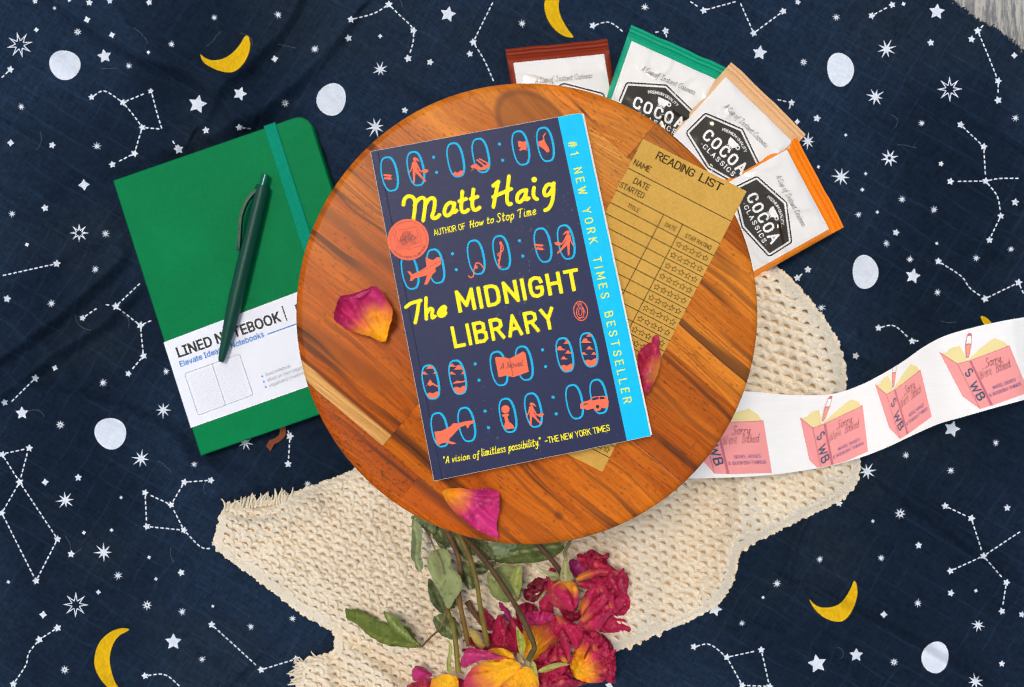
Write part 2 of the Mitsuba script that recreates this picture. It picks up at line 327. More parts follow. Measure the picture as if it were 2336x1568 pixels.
def inter(text, bold=False):
    m = meshkit.text_mesh(text, 1., .1, bold); k = m.vertices[:, 2] > .05
    f = m.faces[k[m.faces].all(1)]; ids = np.unique(f); r = np.zeros(len(k), int); r[ids] = np.arange(len(ids))
    return (np.asarray(m.vertices)[ids, :2], r[f])
def pen_strokes(lists, conv, w):
    return unary_union([LineString(spline(conv(s), 6) if len(s) > 2 else conv(s)).buffer(w / 2, 8, join_style=1) for s in lists])

# ------------------------------------------------------------------ deck and the starry muslin blanket
labels['deck'] = {'label': 'sunlit weathered grey deck showing past the blanket corner', 'category': 'deck', 'kind': 'structure'}
scene['deck'] = mikit.ply(trimesh.Trimesh([[-2, -2, -.006], [2, -2, -.006], [2, 2, -.006], [-2, 2, -.006]], [[0, 1, 2], [0, 2, 3]]), 'mat_deck')

# folds: picture positions, height in mm, width on the left and on the right of the travelling direction
FOLDS = [([(40, -60), (200, 55), (330, 135), (430, 170), (520, 235), (575, 320)], 7, 60, 15),
         ([(710, -40), (655, 70), (590, 140), (530, 205), (470, 290)], 6, 14, 46),
         ([(810, 50), (700, 180), (610, 260), (540, 328), (430, 350), (330, 410)], 6, 14, 50),
         ([(500, 250), (560, 330), (640, 390)], 3, 25, 25),
         ([(350, 535), (250, 630), (150, 720), (40, 800), (-60, 850)], 7, 13, 34),
         ([(345, 640), (250, 735), (150, 800), (60, 870), (-40, 950)], 6, 13, 28),
         ([(300, 470), (180, 560), (60, 640), (-40, 690)], 3, 30, 40),
         ([(-30, 885), (150, 900), (330, 950), (420, 1010), (520, 1090), (570, 1150)], 5, 16, 55),
         ([(1990, 1110), (2110, 1200), (2230, 1285), (2370, 1370)], 6, 15, 50),
         ([(1820, 1330), (1950, 1400), (2100, 1480), (2270, 1580)], 5, 15, 60),
         ([(1700, 1440), (1880, 1500), (2000, 1590)], 4, 18, 45),
         ([(1835, 1180), (1800, 1260), (1790, 1320)], 2.5, 8, 10),
         ([(1960, 130), (2090, 250), (2210, 390), (2300, 460)], 3, 14, 40),
         ([(2080, 720), (2170, 620), (2260, 550), (2380, 470)], 3.5, 18, 36),
         ([(1980, 560), (2100, 470), (2240, 330), (2350, 250)], 2.5, 22, 40),
         ([(640, 1440), (560, 1520), (470, 1610)], 2.5, 10, 22), ([(470, 1040), (560, 1090), (620, 1180), (660, 1260)], 4, 18, 30),
         ([(880, 160), (980, 215), (1080, 260)], 3, 30, 20), ([(820, 300), (900, 420)], 3, 22, 30), ([(0, 250), (120, 300), (260, 400)], 3, 40, 20),
         ([(60, 470), (130, 420), (190, 380)], 2.5, 14, 26), ([(1440, -20), (1560, 40), (1700, 90)], 2, 30, 30), ([(180, 1330), (330, 1290), (450, 1230)], 2, 30, 30),
         ([(2050, 880), (1960, 800), (1925, 700)], 3, 30, 20), ([(120, 1480), (260, 1400), (420, 1370)], 2, 26, 40), ([(2120, 1050), (2220, 1100), (2350, 1120)], 2.5, 14, 40)]
def fold_height(g):
    h = np.zeros(len(g))
    for pts, amp, wl, wr in FOLDS:
        q = spline(np.array(pts, float), 5); lo, hi = q.min(0) - 160, q.max(0) + 160
        k = np.nonzero(((g > lo) & (g < hi)).all(1))[0]
        if not len(k): continue
        gg = g[k]; best = np.full(len(k), 1e9); side = np.zeros(len(k)); along = np.zeros(len(k)); n = len(q) - 1
        for i in range(n):
            a, d = q[i], q[i + 1] - q[i]; L2 = d @ d
            t = np.clip((gg - a) @ d / L2, 0, 1); r = gg - a - t[:, None] * d; dist = np.hypot(r[:, 0], r[:, 1])
            m = dist < best; best[m] = dist[m]; side[m] = (d[0] * r[m, 1] - d[1] * r[m, 0]); along[m] = (i + t[m]) / n
        w = np.where(side < 0, wl, wr)
        h[k] += 1.9 * amp * .001 * np.exp(-(best / w) ** 2) * (.55 + .45 * np.sin(np.pi * np.clip(along, 0, 1)))
    return h
FOOT = unary_union([Polygon([(262, 416), (690, 275), (900, 920), (460, 1034)]), Polygon([(1156, 116), (1385, 95), (1441, 62), (1655, 158), (1670, 148), (1835, 310), (1920, 520), (1700, 640), (1170, 430)]),
                    Polygon([(500, 1160), (810, 1078), (1100, 850), (1700, 600), (1760, 612), (1922, 860), (1955, 1090), (1680, 1264), (1640, 1370), (1400, 1480), (1220, 1620), (690, 1600), (690, 1510), (760, 1490), (760, 1440), (560, 1295), (495, 1240)])])
def hcloth(x, y):
    x, y = np.asarray(x, float), np.asarray(y, float)
    g = np.column_stack([x * S0 + 1168, 784 - y * S0]); shapely.prepare(FOOT)
    z0 = np.zeros(len(x))
    h = fold_height(g)
    a = math.radians(31); u, v = x * math.cos(a) - y * math.sin(a), x * math.sin(a) + y * math.cos(a)
    h += .0030 * meshkit.fbm(np.column_stack([u * 14, v * 22, z0]), 3, 1)
    h += .0026 * meshkit.fbm(np.column_stack([u * 40, v * 90, z0 + 3]), 3, 5) + .0046 * (1 - np.abs(2 * meshkit.fbm(np.column_stack([u * 9 + 3, v * 26, z0 + 7]), 2, 15) - 1)) ** 5
    h += .0006 * np.sqrt(np.abs(np.sin(u / .0158 * np.pi) * np.sin(v / .0158 * np.pi)))
    lim = .0035 + .2 * np.maximum(0, h - .0035); k = np.clip(shapely.distance(shapely.points(g), FOOT) / 34., 0, 1); k = k * k * (3 - 2 * k)
    return np.where(h > lim, lim * (1 - k) + h * k, h)
def on_cloth(off):
    def f(p):
        z = np.full(len(p), .003)
        for _ in range(3):
            w = P(p, z); z = hcloth(w[:, 0], w[:, 1]) + off
        return P(p, z)
    return f
nx, ny = 700, 490
gx, gy = np.meshgrid(np.linspace(-.45, .47, nx), np.linspace(-.325, .325, ny))
V = np.column_stack([gx.ravel(), gy.ravel()]); Z = hcloth(V[:, 0], V[:, 1])
i, j = np.meshgrid(np.arange(ny - 1), np.arange(nx - 1), indexing='ij'); a = (i * nx + j).ravel()
Fc = np.vstack([np.column_stack([a, a + 1, a + nx + 1]), np.column_stack([a, a + nx + 1, a + nx])])
hem = spline(np.array([(1980, -160), (2080, -70), (2160, -4), (2215, 42), (2275, 78), (2340, 128), (2440, 220), (2560, 330)], float), 6)
corner = Polygon(P(np.vstack([hem, [(2700, -300), (2000, -300)]]), .001)[:, :2])
cen = V[Fc].mean(1); jag = (meshkit.noise(np.column_stack([cen * 700, cen[:, :1] * 0]), 3) - .5)[:, None] * .004
inside = shapely.contains_xy(corner, *(cen + jag).T)
Fc = Fc[~inside]
blanket = thing('muslin_blanket', 'dark navy muslin blanket printed with white stars, moons and constellations under everything', 'blanket')
cm = trimesh.Trimesh(np.column_stack([V, Z]), Fc, process=False); cm.remove_unreferenced_vertices()
part(blanket, 'fabric', cm, 'mat_cloth', smooth=True)
rng = random.Random(4)
fr = []
for q in spline(hem, 14):
    for _ in range(2):
        b = P([q + [rng.uniform(-6, 4), rng.uniform(-4, 6)]], .0025)[0]; d = np.array([rng.uniform(-.2, 1), rng.uniform(-.1, 1)]) * rng.uniform(.001, .0035)
        fr.append(tube([b, b + [d[0] * .5, d[1] * .5 + .0006, .001], b + [d[0], d[1], -.001]], .00022, 4))
part(blanket, 'frayed_edge', cat(fr), 'mat_selvedge', kind='stuff')

def star(n, r1, r0, rot): 
    a = np.arange(2 * n) * math.pi / n + rot; r = np.where(np.arange(2 * n) % 2 == 0, r1, r0)
    return np.column_stack([np.cos(a) * r, np.sin(a) * r])
def print_on(name, geom, bsdf='mat_print_white'):
    part(blanket, name, decal(geom, on_cloth(.0006), 7.), bsdf, smooth=True, kind='stuff' if 'line' in name else None)
rs = random.Random(11)
def stars(conv, kind, rows):
    for x, y, r in rows:
        c = conv([(x, y)])[0]; r *= ZK * .97; rot = rs.uniform(-.35, .35) - math.pi / 2
        if kind == 's': g = Polygon(smooth_poly(star(5, r, r * .50, rot), 0)).buffer(-.4).buffer(.9)
        elif kind == 'b': g = Polygon(star(8, r, r * .27, rot) * np.repeat(np.array([rs.uniform(.72, 1.08) if k % 2 == 0 else 1 for k in range(16)]), 2).reshape(-1, 2)).buffer(.3)
        elif kind == 'o':
            o = Polygon(star(8, r, r * .36, rot)); g = (o.difference(o.buffer(-max(1.5, r * .05))) if r > 20 else o.difference(Point(0, 0).buffer(r * .22))).buffer(.3)
        else: g = Polygon(star(4, r, r * .55, rot)).buffer(.8)
        print_on('star_print', affinity.translate(g, *c))
stars(tA, 'b', [(1415, 118, 22), (1838, 98, 28), (1133, 293, 28), (2080, 325, 30), (850, 437, 24), (640, 967, 30), (140, 707, 26), (80, 1414, 28)])
stars(tA, 'o', [(130, 297, 88), (1883, 682, 27), (513, 212, 26)])
stars(tA, 's', [(590, 18, 24), (985, 17, 22), (725, 8, 20), (232, 10, 18), (690, 372, 48), (1585, 620, 48), (1305, 690, 64), (1360, 862, 25), (345, 960, 24), (297, 1375, 26), (605, 643, 22), (812, 678, 25), (995, 603, 20),
                (940, 843, 24), (888, 1015, 26), (742, 1088, 24), (1180, 988, 34), (68, 460, 25), (1580, 843, 24)])
stars(tA, 'd', [(240, 198, 15), (575, 131, 22), (740, 232, 20), (980, 347, 11), (1815, 390, 22), (70, 945, 22), (555, 1222, 36), (360, 55, 11), (457, 3, 11)])
stars(tB, 's', [(350, 30, 26), (100, 130, 25), (512, 203, 25), (477, 387, 27), (83, 253, 25), (622, 412, 24), (740, 95, 54), (907, 280, 26), (885, 357, 23), (455, 730, 22), (1697, 170, 25), (2178, 205, 25)])
stars(tB, 'b', [(293, 460, 54), (1230, 157, 30), (2040, 48, 30), (262, 840, 70)]); stars(tB, 'd', [(292, 240, 13)])
stars(tC, 's', [(220, 70, 25), (745, 75, 25), (550, 220, 25), (842, 15, 20), (590, 350, 50), (1330, 105, 24), (1465, 33, 24), (1760, 78, 54), (2030, 205, 27), (1990, 260, 25), (1720, 283, 24), (2165, 535, 25), (2165, 663, 27),
                (800, 680, 24), (968, 783, 26), (1917, 825, 25), (2070, 970, 25), (2083, 1197, 25), (1850, 1200, 25), (1788, 1083, 19), (2183, 1428, 24), (2278, 1337, 27), (1490, 1537, 24)])
stars(tC, 'b', [(1095, 115, 27), (1427, 325, 66), (1355, 640, 66), (908, 935, 58), (1128, 1170, 66), (1660, 815, 24), (1530, 1318, 29), (1742, 1388, 29), (1243, 1420, 25), (2280, 780, 27)])
stars(tC, 'o', [(880, 412, 25), (1845, 590, 85), (1447, 1045, 58)]); stars(tC, 'd', [(1540, 27, 13), (2272, 367, 20), (1158, 893, 9), (978, 1104, 10), (1290, 1148, 10), (1268, 1254, 12), (1367, 1402, 10), (838, 805, 18)])
stars(tD, 's', [(375, 248, 27), (47, 480, 27), (765, 530, 27), (545, 607, 22), (927, 655, 27), (948, 857, 25), (848, 975, 22), (233, 1005, 27), (30, 1165, 24), (145, 1235, 44), (193, 1467, 25), (1915, 1388, 27)])
stars(tD, 'b', [(697, 50, 30), (630, 285, 26), (340, 512, 29), (1097, 960, 27), (680, 1035, 29), (1078, 1215, 56), (1620, 1430, 52)]); stars(tD, 'o', [(523, 45, 62), (398, 1312, 29)]); stars(tD, 'd', [(178, 122, 13), (362, 937, 19)])
stars(tF, 's', [(908, 287, 25), (838, 342, 25), (1602, 330, 52), (1770, 232, 25), (2108, 92, 24), (2300, 373, 27), (2078, 480, 27), (1375, 672, 24), (1597, 760, 25), (1225, 857, 25), (1860, 1340, 56)])
stars(tF, 'b', [(1427, 113, 27), (1583, 220, 27), (2020, 212, 27), (2250, 152, 24), (1765, 437, 25), (997, 540, 30), (2150, 1432, 25)]); stars(tF, 'd', [(1760, 114, 9)])
stars(tG, 's', [(15, 28, 25), (130, 210, 27), (517, 180, 25), (12, 415, 24), (380, 587, 25), (470, 685, 25), (238, 863, 25), (1197, 808, 25), (380, 1173, 27), (260, 1250, 27), (88, 1545, 25), (1145, 1265, 56), (1398, 1152, 25), (1725, 1450, 24),
                (1957, 1378, 25), (958, 1490, 24), (1218, 210, 25), (1393, 198, 24), (958, 280, 24), (1130, 360, 24), (970, 503, 25), (1215, 528, 24), (1903, 90, 25), (1415, 615, 20)])
stars(tG, 'b', [(432, 330, 64), (685, 675, 66), (932, 55, 62), (780, 828, 30), (1203, 1067, 30), (1335, 1380, 25), (1933, 1112, 24), (2033, 222, 27), (1282, 93, 22), (1657, 1165, 26)])
stars(tG, 'o', [(500, 1020, 85), (972, 1023, 33), (427, 1450, 29)]); stars(tG, 'd', [(298, 210, 22), (285, 1086, 24), (650, 937, 15), (554, 544, 12), (737, 527, 11), (800, 312, 10), (985, 707, 11), (1030, 850, 11), (1406, 1030, 9), (55, 870, 11)])
stars(tI, 's', [(1115, 350, 25), (1815, 368, 25), (1988, 450, 27), (2068, 698, 25), (1850, 797, 24), (2220, 873, 25), (1853, 943, 24), (2190, 1063, 24), (2322, 1085, 22), (1640, 628, 24), (2225, 380, 24), (295, 1050, 48), (970, 1410, 64), (1228, 1352, 46),
                (155, 1298, 24), (373, 1367, 25), (600, 1318, 24), (475, 1553, 24), (655, 1560, 24), (2190, 1410, 22)])
stars(tI, 'b', [(1557, 33, 27), (1853, 133, 27), (1300, 140, 62), (988, 720, 25), (1393, 712, 27), (705, 880, 31), (473, 1143, 22), (1635, 1010, 29), (2033, 1155, 48), (2015, 1527, 60)])
stars(tI, 'o', [(1518, 418, 37), (1477, 1400, 27)]); stars(tI, 'd', [(1337, 468, 10), (612, 972, 9), (1410, 1085, 22), (2018, 928, 11)]); stars(tH, 'd', [(1805, 1555, 25)])
def constellation(conv, *chains):
    out = []
    for ch in chains:
        q = spline(conv(ch), 8) if len(ch) > 2 else conv(ch); L = LineString(q); s, n = 8., L.length
        while s + 6 < n - 6:
            out.append(shapely.ops.substring(L, s, s + 5.5).buffer(1.5, 4, cap_style=1)); s += 12.2
    if out: print_on('constellation_line', unary_union(out))
constellation(tA, [(605, 643), (690, 603), (812, 678)], [(812, 678), (995, 603)], [(812, 678), (880, 760), (940, 843)], [(940, 843), (1075, 855)], [(940, 843), (910, 940), (888, 1015)], [(888, 1015), (742, 1088)], [(1000, 605), (1035, 740), (1075, 870)], [(1130, 915), (1190, 1010)])
constellation(tA, [(68, 460), (0, 525)]); constellation(tA, [(1580, 843), (1690, 855)])
constellation(tB, [(100, 130), (250, 90), (350, 30), (410, 0)], [(350, 30), (430, 110), (490, 165), (512, 203)], [(512, 203), (510, 280), (477, 387)])
constellation(tB, [(1045, 0), (980, 130), (907, 280)], [(907, 280), (980, 400), (1060, 580)]); constellation(tB, [(1697, 170), (1810, 150), (1930, 240)], [(2090, 217), (2178, 205)], [(2178, 205), (2190, 290)])
constellation(tC, [(115, 0), (220, 70)], [(220, 70), (455, 5)], [(455, 5), (550, 220)], [(550, 220), (745, 75)]); constellation(tC, [(1330, 105), (1465, 33)])
constellation(tC, [(2080, 155), (2030, 205)], [(2030, 205), (2100, 370), (2165, 535)], [(2165, 535), (2165, 663)]); constellation(tC, [(690, 655), (800, 680)], [(800, 680), (775, 745)])
constellation(tC, [(1917, 825), (2070, 970)], [(2070, 970), (2083, 1197)], [(2083, 1197), (1850, 1200)], [(2083, 1197), (2180, 1180), (2336, 1180)], [(2083, 1197), (2160, 1300), (2183, 1428)], [(2183, 1428), (2150, 1495), (2105, 1590)])
constellation(tD, [(0, 330), (375, 248)]); constellation(tD, [(765, 530), (938, 365)], [(545, 607), (680, 515)], [(680, 515), (765, 530)], [(765, 530), (927, 655)], [(927, 655), (948, 857)], [(948, 857), (848, 975)], [(927, 655), (1030, 610)])
constellation(tD, [(233, 1005), (60, 1175)], [(60, 1175), (0, 1165)]); constellation(tD, [(15, 1505), (193, 1467)]); constellation(tD, [(1895, 1330), (1915, 1388)], [(1915, 1388), (1905, 1560)])
constellation(tF, [(838, 342), (908, 287)]); constellation(tF, [(1770, 232), (1920, 330), (1980, 410), (2078, 480)], [(2078, 480), (2300, 373)], [(2300, 373), (2345, 470)]); constellation(tF, [(1375, 672), (1480, 660), (1597, 760)], [(1597, 760), (1690, 755)])
constellation(tG, [(15, 28), (130, 210)], [(185, 0), (130, 210)], [(130, 210), (12, 415)], [(12, 415), (238, 863)], [(238, 863), (380, 587)], [(380, 587), (130, 210)])
constellation(tG, [(1393, 198), (1218, 210)], [(1218, 210), (1130, 360)], [(1130, 360), (958, 280)], [(958, 280), (970, 503)], [(970, 503), (1215, 528)], [(1215, 528), (1130, 360)], [(1215, 528), (1330, 640), (1420, 645)])
constellation(tG, [(380, 1173), (260, 1250)], [(260, 1250), (190, 1340), (170, 1420), (88, 1545)]); constellation(tG, [(1398, 1152), (1540, 1280), (1725, 1450)], [(1725, 1450), (1957, 1378)]); constellation(tG, [(958, 1490), (1090, 1483), (1200, 1570)])
constellation(tI, [(1815, 368), (1988, 450)], [(1988, 450), (2068, 698)], [(2068, 698), (1850, 797)], [(2068, 698), (2345, 515)], [(2068, 698), (2220, 873)], [(2220, 873), (2190, 1063)])
constellation(tI, [(155, 1298), (260, 1283), (373, 1367)], [(373, 1367), (600, 1318)], [(600, 1318), (655, 1560)], [(655, 1560), (475, 1553)], [(475, 1553), (373, 1367)])
for conv, x, y, rx, ry, rot in ((tA, 428, 430, 101, 100, 0), (tA, 2190, 658, 98, 106, 0), (tC, 1122, 460, 90, 110, -15), (tD, 730, 1368, 103, 106, 20), (tF, 1287, 303, 88, 109, 0), (tI, 1750, 1368, 90, 104, 0)):
    a = np.arange(40) * 2 * np.pi / 40; w = 1 + .035 * np.sin(2 * a + x) + .03 * np.sin(3 * a + y)
    g = affinity.rotate(Polygon(np.column_stack([np.cos(a) * rx * w, np.sin(a) * ry * w])), rot)
    print_on('full_moon_print', affinity.translate(affinity.scale(g, ZK, ZK, origin=(0, 0)), *conv([(x, y)])[0]))
for conv, pts in ((tA, [(1320, 350), (1345, 380), (1400, 403), (1480, 390), (1545, 345), (1590, 290), (1615, 240), (1640, 232), (1655, 280), (1650, 340), (1620, 410), (1570, 465), (1520, 483), (1450, 472), (1380, 440), (1333, 405)]),
                  (tB, [(1378, 0), (1375, 60), (1400, 140), (1450, 205), (1515, 245), (1565, 252), (1572, 243), (1520, 180), (1480, 100), (1470, 40), (1478, -20), (1520, -90), (1560, -130), (1500, -120), (1420, -80)]),
                  (tF, [(2042, 588), (2085, 600), (2120, 635), (2160, 690), (2190, 760), (2160, 740), (2110, 700), (2070, 650)]),
                  (tG, [(855, 1178), (800, 1172), (720, 1200), (650, 1270), (620, 1370), (625, 1440), (660, 1510), (720, 1580), (800, 1620), (820, 1610), (760, 1540), (730, 1440), (723, 1370), (740, 1290), (780, 1225), (850, 1192)]),
                  (tI, [(1215, 848), (1190, 920), (1130, 1012), (1060, 1040), (985, 1038), (940, 1010), (920, 984), (918, 992), (950, 1050), (1010, 1105), (1085, 1135), (1150, 1130), (1205, 1060), (1235, 970), (1236, 900)])):
    print_on('crescent_moon_print', Polygon(smooth_poly(conv(pts), 2)), 'mat_print_yellow')
# stray hairs
rng = random.Random(21); hairs = []
for _ in range(40):
    x, y = rng.uniform(10, 2320), rng.uniform(10, 1560); a, c = rng.uniform(0, 6.28), rng.uniform(-.5, .5); q = [(x, y)]
    for _ in range(6):
        a += c; q.append((q[-1][0] + math.cos(a) * rng.uniform(4, 11), q[-1][1] + math.sin(a) * rng.uniform(4, 11)))
    hairs.append(tube(on_cloth(.0006)(np.array(q)), (.00006), 4))
single('stray_hair', cat(hairs), 'mat_lint', 'fine pale stray hairs and lint scattered over the navy blanket', 'lint', kind='stuff')

# ------------------------------------------------------------------ the round wooden stool
stool = thing('wooden_stool', 'round varnished wooden stool of glued orange-brown boards carrying the paperback', 'stool')
R = 529 / SK
prof = [(0, .153), (R - .004, .153), (R - .0012, .1555), (R, .159), (R, .1685)] + [(R - .0045 + .0045 * math.cos(t), SZ - .0045 + .0045 * math.sin(t)) for t in np.linspace(0, math.pi / 2, 7)] + [(0, SZ)]
disc = m3.CrossSection([np.array(prof)]).revolve(220).translate((SCX, SCY, 0))
uu, vv = np.array([.766, -.643]), np.array([-.643, -.766])          # board directions in the world
def board(u0, u1, v0, v1):
    g = .28
    c = [np.array([SCX, SCY]) + (a * uu + b * vv) / SK for a, b in ((u0 + g, v0 + g), (u1 - g, v0 + g), (u1 - g, v1 - g), (u0 + g, v1 - g))]
    cs = m3.CrossSection([np.array(c)]); 
    if cs.area() <= 0: cs = m3.CrossSection([np.array(c)[::-1]])
    lo, hi = cs.offset(-.0003, m3.JoinType.Miter), cs
    pr_ = m3.Manifold.batch_hull([hi.extrude(SZ - .0004 - .14).translate((0, 0, .14)), lo.extrude(.001).translate((0, 0, SZ - .0006))]) if False else hi.extrude(.06).translate((0, 0, .14))
    m = (pr_ ^ disc).to_mesh(); return trimesh.Trimesh(m.vert_properties[:, :3], m.tri_verts, process=False)
for u0, u1, v0, v1 in ((-600, -54, -600, -422), (-54, 600, -600, -422), (-600, 600, -422, -140), (-600, 600, -140, 68), (-600, -58, 68, 443), (-58, 600, 68, 443), (-600, 50, 443, 600), (50, 600, 443, 600)):
    part(stool, 'board', board(u0, u1, v0, v1), 'mat_wood', smooth=35)
for k in range(4):
    a = math.radians(45 + 90 * k); c = np.array([SCX + .083 * math.cos(a), SCY + .083 * math.sin(a)]); d = np.array([math.cos(a), math.sin(a)]) * .012
    part(stool, 'leg', tube([[*(c + d), .004], [*(c + d * .6), .05], [*c, .1535]], [.011, .014, .017], 20), 'mat_leg', smooth=40)

# ------------------------------------------------------------------ the paperback
ZB = .191
book = thing('paperback_book', 'navy paperback with yellow lettering and a cyan fore-edge strip lying on the wooden stool', 'book')
TL, TR, BR, BL = [np.array(q, float) for q in ((845, 346), (1328, 257), (1485, 995), (990, 1098))]
rng = random.Random(3)
def wavy(a, b, n, amp):
    return [a + (b - a) * k / n + np.array([rng.uniform(-amp, amp), rng.uniform(-amp, amp)]) * (0 < k < n) for k in range(n)]
e1, e2 = rot2(TR - TL), rot2(BL - TL)
rc = [TR - e1 * 7, TR - e1 * 2 + e2 * 2, TR + e2 * 8]
cover = np.array([TL] + wavy(TL, rc[0], 40, .22) [1:] + [rc[1]] + wavy(rc[2], BR, 40, .3) + wavy(BR, BL, 40, .3) + wavy(BL, TL, 4, 0))
cov = poly_w(cover, ZB)
part(book, 'front_cover', prism(cov, ZB - .00045, ZB), 'mat_board_core')
ins = Polygon(cover).buffer(-.45)
spine_x = [TL + e2 * 1, BL - e2 * 1]
cyan = Polygon([(1271.5, 200), (1500, 200), (1700, 1100), (1451, 1103), (1430, 1006), (1271.5, 263)]).intersection(ins)
part(book, 'cover_print', decal(ins.difference(cyan), at_z(ZB + .00012)), 'mat_navy')
part(book, 'fore_edge_strip', decal(cyan, at_z(ZB + .00012)), 'mat_cyan', label='bright cyan strip along the fore edge')
zk = lambda z: (HC - z) / FPX
def inset(l, t, r, b): return np.array([TL + e1 * l + e2 * t, TR + e1 * r + e2 * t, BR + e1 * r - e2 * b, BL + e1 * l - e2 * b])
pg = np.array([(P([q], ZB)[0, :2]) for q in inset(1.5, 2.2, 3.6, 2.2)])
part(book, 'page_block', prism(Polygon(pg), SZ + .0006, ZB - .00055), 'mat_pages')
bk = np.array([(P([q], ZB)[0, :2]) for q in inset(0, 0.5, 3., .5)])
part(book, 'back_cover', prism(Polygon(bk), SZ + .0001, SZ + .00055), 'mat_navy')
sp = np.array([(P([q], ZB)[0, :2]) for q in (TL + e1 * 1.2, TL + e1 * -.6, BL + e1 * -.6, BL + e1 * 1.2)])
part(book, 'spine', prism(Polygon(sp), SZ + .0002, ZB - .0003), 'mat_navy')
# hinge crease beside the spine
hz = [TL + e1 * 17 + e2 * 2, BL + e1 * 19 - e2 * 2]
part(book, 'hinge_crease', tube([*P([hz[0]], ZB - .0001), *P([hz[1]], ZB - .0001)], .00045, 6), 'mat_navy', smooth=True)
ZP = ZB + .0003
def bprint(name, geom, m, lift=0.): part(book, name, decal(geom, at_z(ZP + lift)), m)
def oval(conv, x, y, hw=57, hh=118):
    c = conv([(x, y)])[0]; hw, hh = hw * ZK, hh * ZK
    a = np.arange(64) * 2 * np.pi / 64; q = np.column_stack([np.sign(np.cos(a)) * np.abs(np.cos(a)) ** .72 * hw, np.sign(np.sin(a)) * np.abs(np.sin(a)) ** .86 * hh])
    o = Polygon(q); i = affinity.translate(o.buffer(-4.3), -.9, .2).intersection(o.buffer(-2.6))
    return affinity.translate(affinity.rotate(o.difference(i), -11, origin=(0, 0)), *c), affinity.translate(affinity.rotate(o.buffer(-3), -11, origin=(0, 0)), *c)
rows = [(tB, [(355, 1150), (528, 1115), (792, 1057), (958, 1028), (1222, 978), (1385, 955)], [(645, 1040), (665, 1140), (1080, 953), (1102, 1060)]),
        (tE, [(490, 303), (660, 264), (927, 205), (1095, 175), (1368, 125), (1522, 105)], [(770, 183), (795, 287), (1212, 96), (1235, 198)]),
        (tE, [(627, 1030), (805, 998), (1078, 940), (1245, 905), (1513, 850), (1672, 817)], [(920, 910), (945, 1018), (1365, 817), (1385, 928)]),
        (tE, [(687, 1345), (865, 1310), (1137, 1250), (1305, 1215), (1577, 1160), (1737, 1125)], [(985, 1222), (1008, 1331), (1435, 1130), (1455, 1240)])]
inner = []
ox, oy = tB([(348, 1460)])[0]
MED = np.array(tile(1040, 560, 520)([(515, 531)])[0]); MR = 47.2
for conv, ovs, dots in rows:
    for x, y in ovs:
        o, i = oval(conv, x, y); inner.append(i)
        bprint('oval_print', o.difference(Point(MED).buffer(MR)), 'mat_ovals')
    for x, y in dots: bprint('dot_print', Point(conv([(x, y)])[0]).buffer(3.6), 'mat_ovals')
def coral(*lists, conv=tE, clip=None, cut=None, bridge=0):
    g = unary_union([Polygon(conv(l)).buffer(0) for l in lists])
    if clip is not None: g = g.intersection(inner[clip])
    if cut is not None: g = g.difference(cut)
    bprint('silhouette_print', g, 'mat_coral', .0002)
def blob(x, y, r, n=12): return [(x + r * math.cos(a), y + r * math.sin(a)) for a in np.arange(n) * 2 * math.pi / n]
def walker(conv, x, y, s=1., flip=1):
    f = lambda l: [(x + flip * a * s, y + b * s) for a, b in l]
    coral([(x + flip * a * s, y + b * s) for a, b in blob(-9, -62, 13)], f([(-4, -74), (10, -68), (18, -56), (27, -44), (14, -47), (2, -56)]),
          f([(-20, -48), (2, -48), (9, -12), (2, 12), (-22, 12), (-25, -18)]), f([(-23, 4), (-2, 4), (-9, 96), (-20, 97)]), f([(-8, 2), (7, 0), (38, 48), (66, 78), (62, 90), (52, 80), (32, 62), (-4, 26)]),
          f([(-18, -46), (-25, 2), (-46, 35), (-52, 31), (-33, -4), (-27, -42)]), f([(1, -46), (30, 9), (42, 17), (37, 25), (20, 14), (-5, -32)]), f([(34, 14), (60, 2), (86, 10), (72, 27), (46, 33)]), conv=conv)
walker(tB, 530, 1115); walker(tE, 1524, 100, .96, -1); walker(tE, 1300, 1232, .9)
coral([(312, 1150), (360, 1155), (375, 1162), (360, 1170), (316, 1164)], [(316, 1172), (355, 1172), (376, 1182), (355, 1190), (318, 1184)], conv=tB)
coral([(1306, 116), (1360, 120), (1376, 128), (1360, 136), (1310, 130)], [(1312, 140), (1360, 142), (1380, 154), (1358, 160), (1316, 152)])
coral([(735, 1140), (770, 1148), (788, 1134), (805, 1143), (822, 1128), (850, 1128), (860, 1200), (760, 1200)], conv=tB, clip=2)
coral([(888, 1100), (905, 1088), (925, 1082), (960, 1108), (1000, 1085), (940, 1050), (950, 1046), (1010, 1078), (1018, 1100), (985, 1124), (940, 1128), (915, 1112), (900, 1115)], [(925, 1058), (932, 1050), (985, 1092), (978, 1100)], blob(895, 1128, 4), blob(905, 1122, 4), conv=tB)
coral([(1202, 938), (1212, 930), (1232, 938), (1258, 934), (1260, 995), (1238, 990), (1216, 998), (1208, 988), (1225, 975), (1205, 972)], conv=tB)
coral([(1336, 934), (1360, 930), (1370, 920), (1366, 900), (1384, 878), (1390, 882), (1374, 902), (1380, 935), (1405, 975), (1412, 1000), (1396, 1010), (1370, 985), (1340, 965)], conv=tB)
plane = [(470, 297), (492, 300), (505, 318), (560, 292), (598, 268), (590, 205), (640, 225), (668, 205), (690, 205), (695, 252), (655, 278), (662, 300), (640, 318), (605, 385), (582, 388), (602, 325), (520, 345), (506, 362), (488, 362), (494, 330)]
pl = Polygon(tE(plane)).difference(unary_union([Point(tE([(552 + 12 * k, 304 - 6.2 * k)])[0]).buffer(.95) for k in range(12)]))
bprint('silhouette_print', pl, 'mat_coral', .0002)
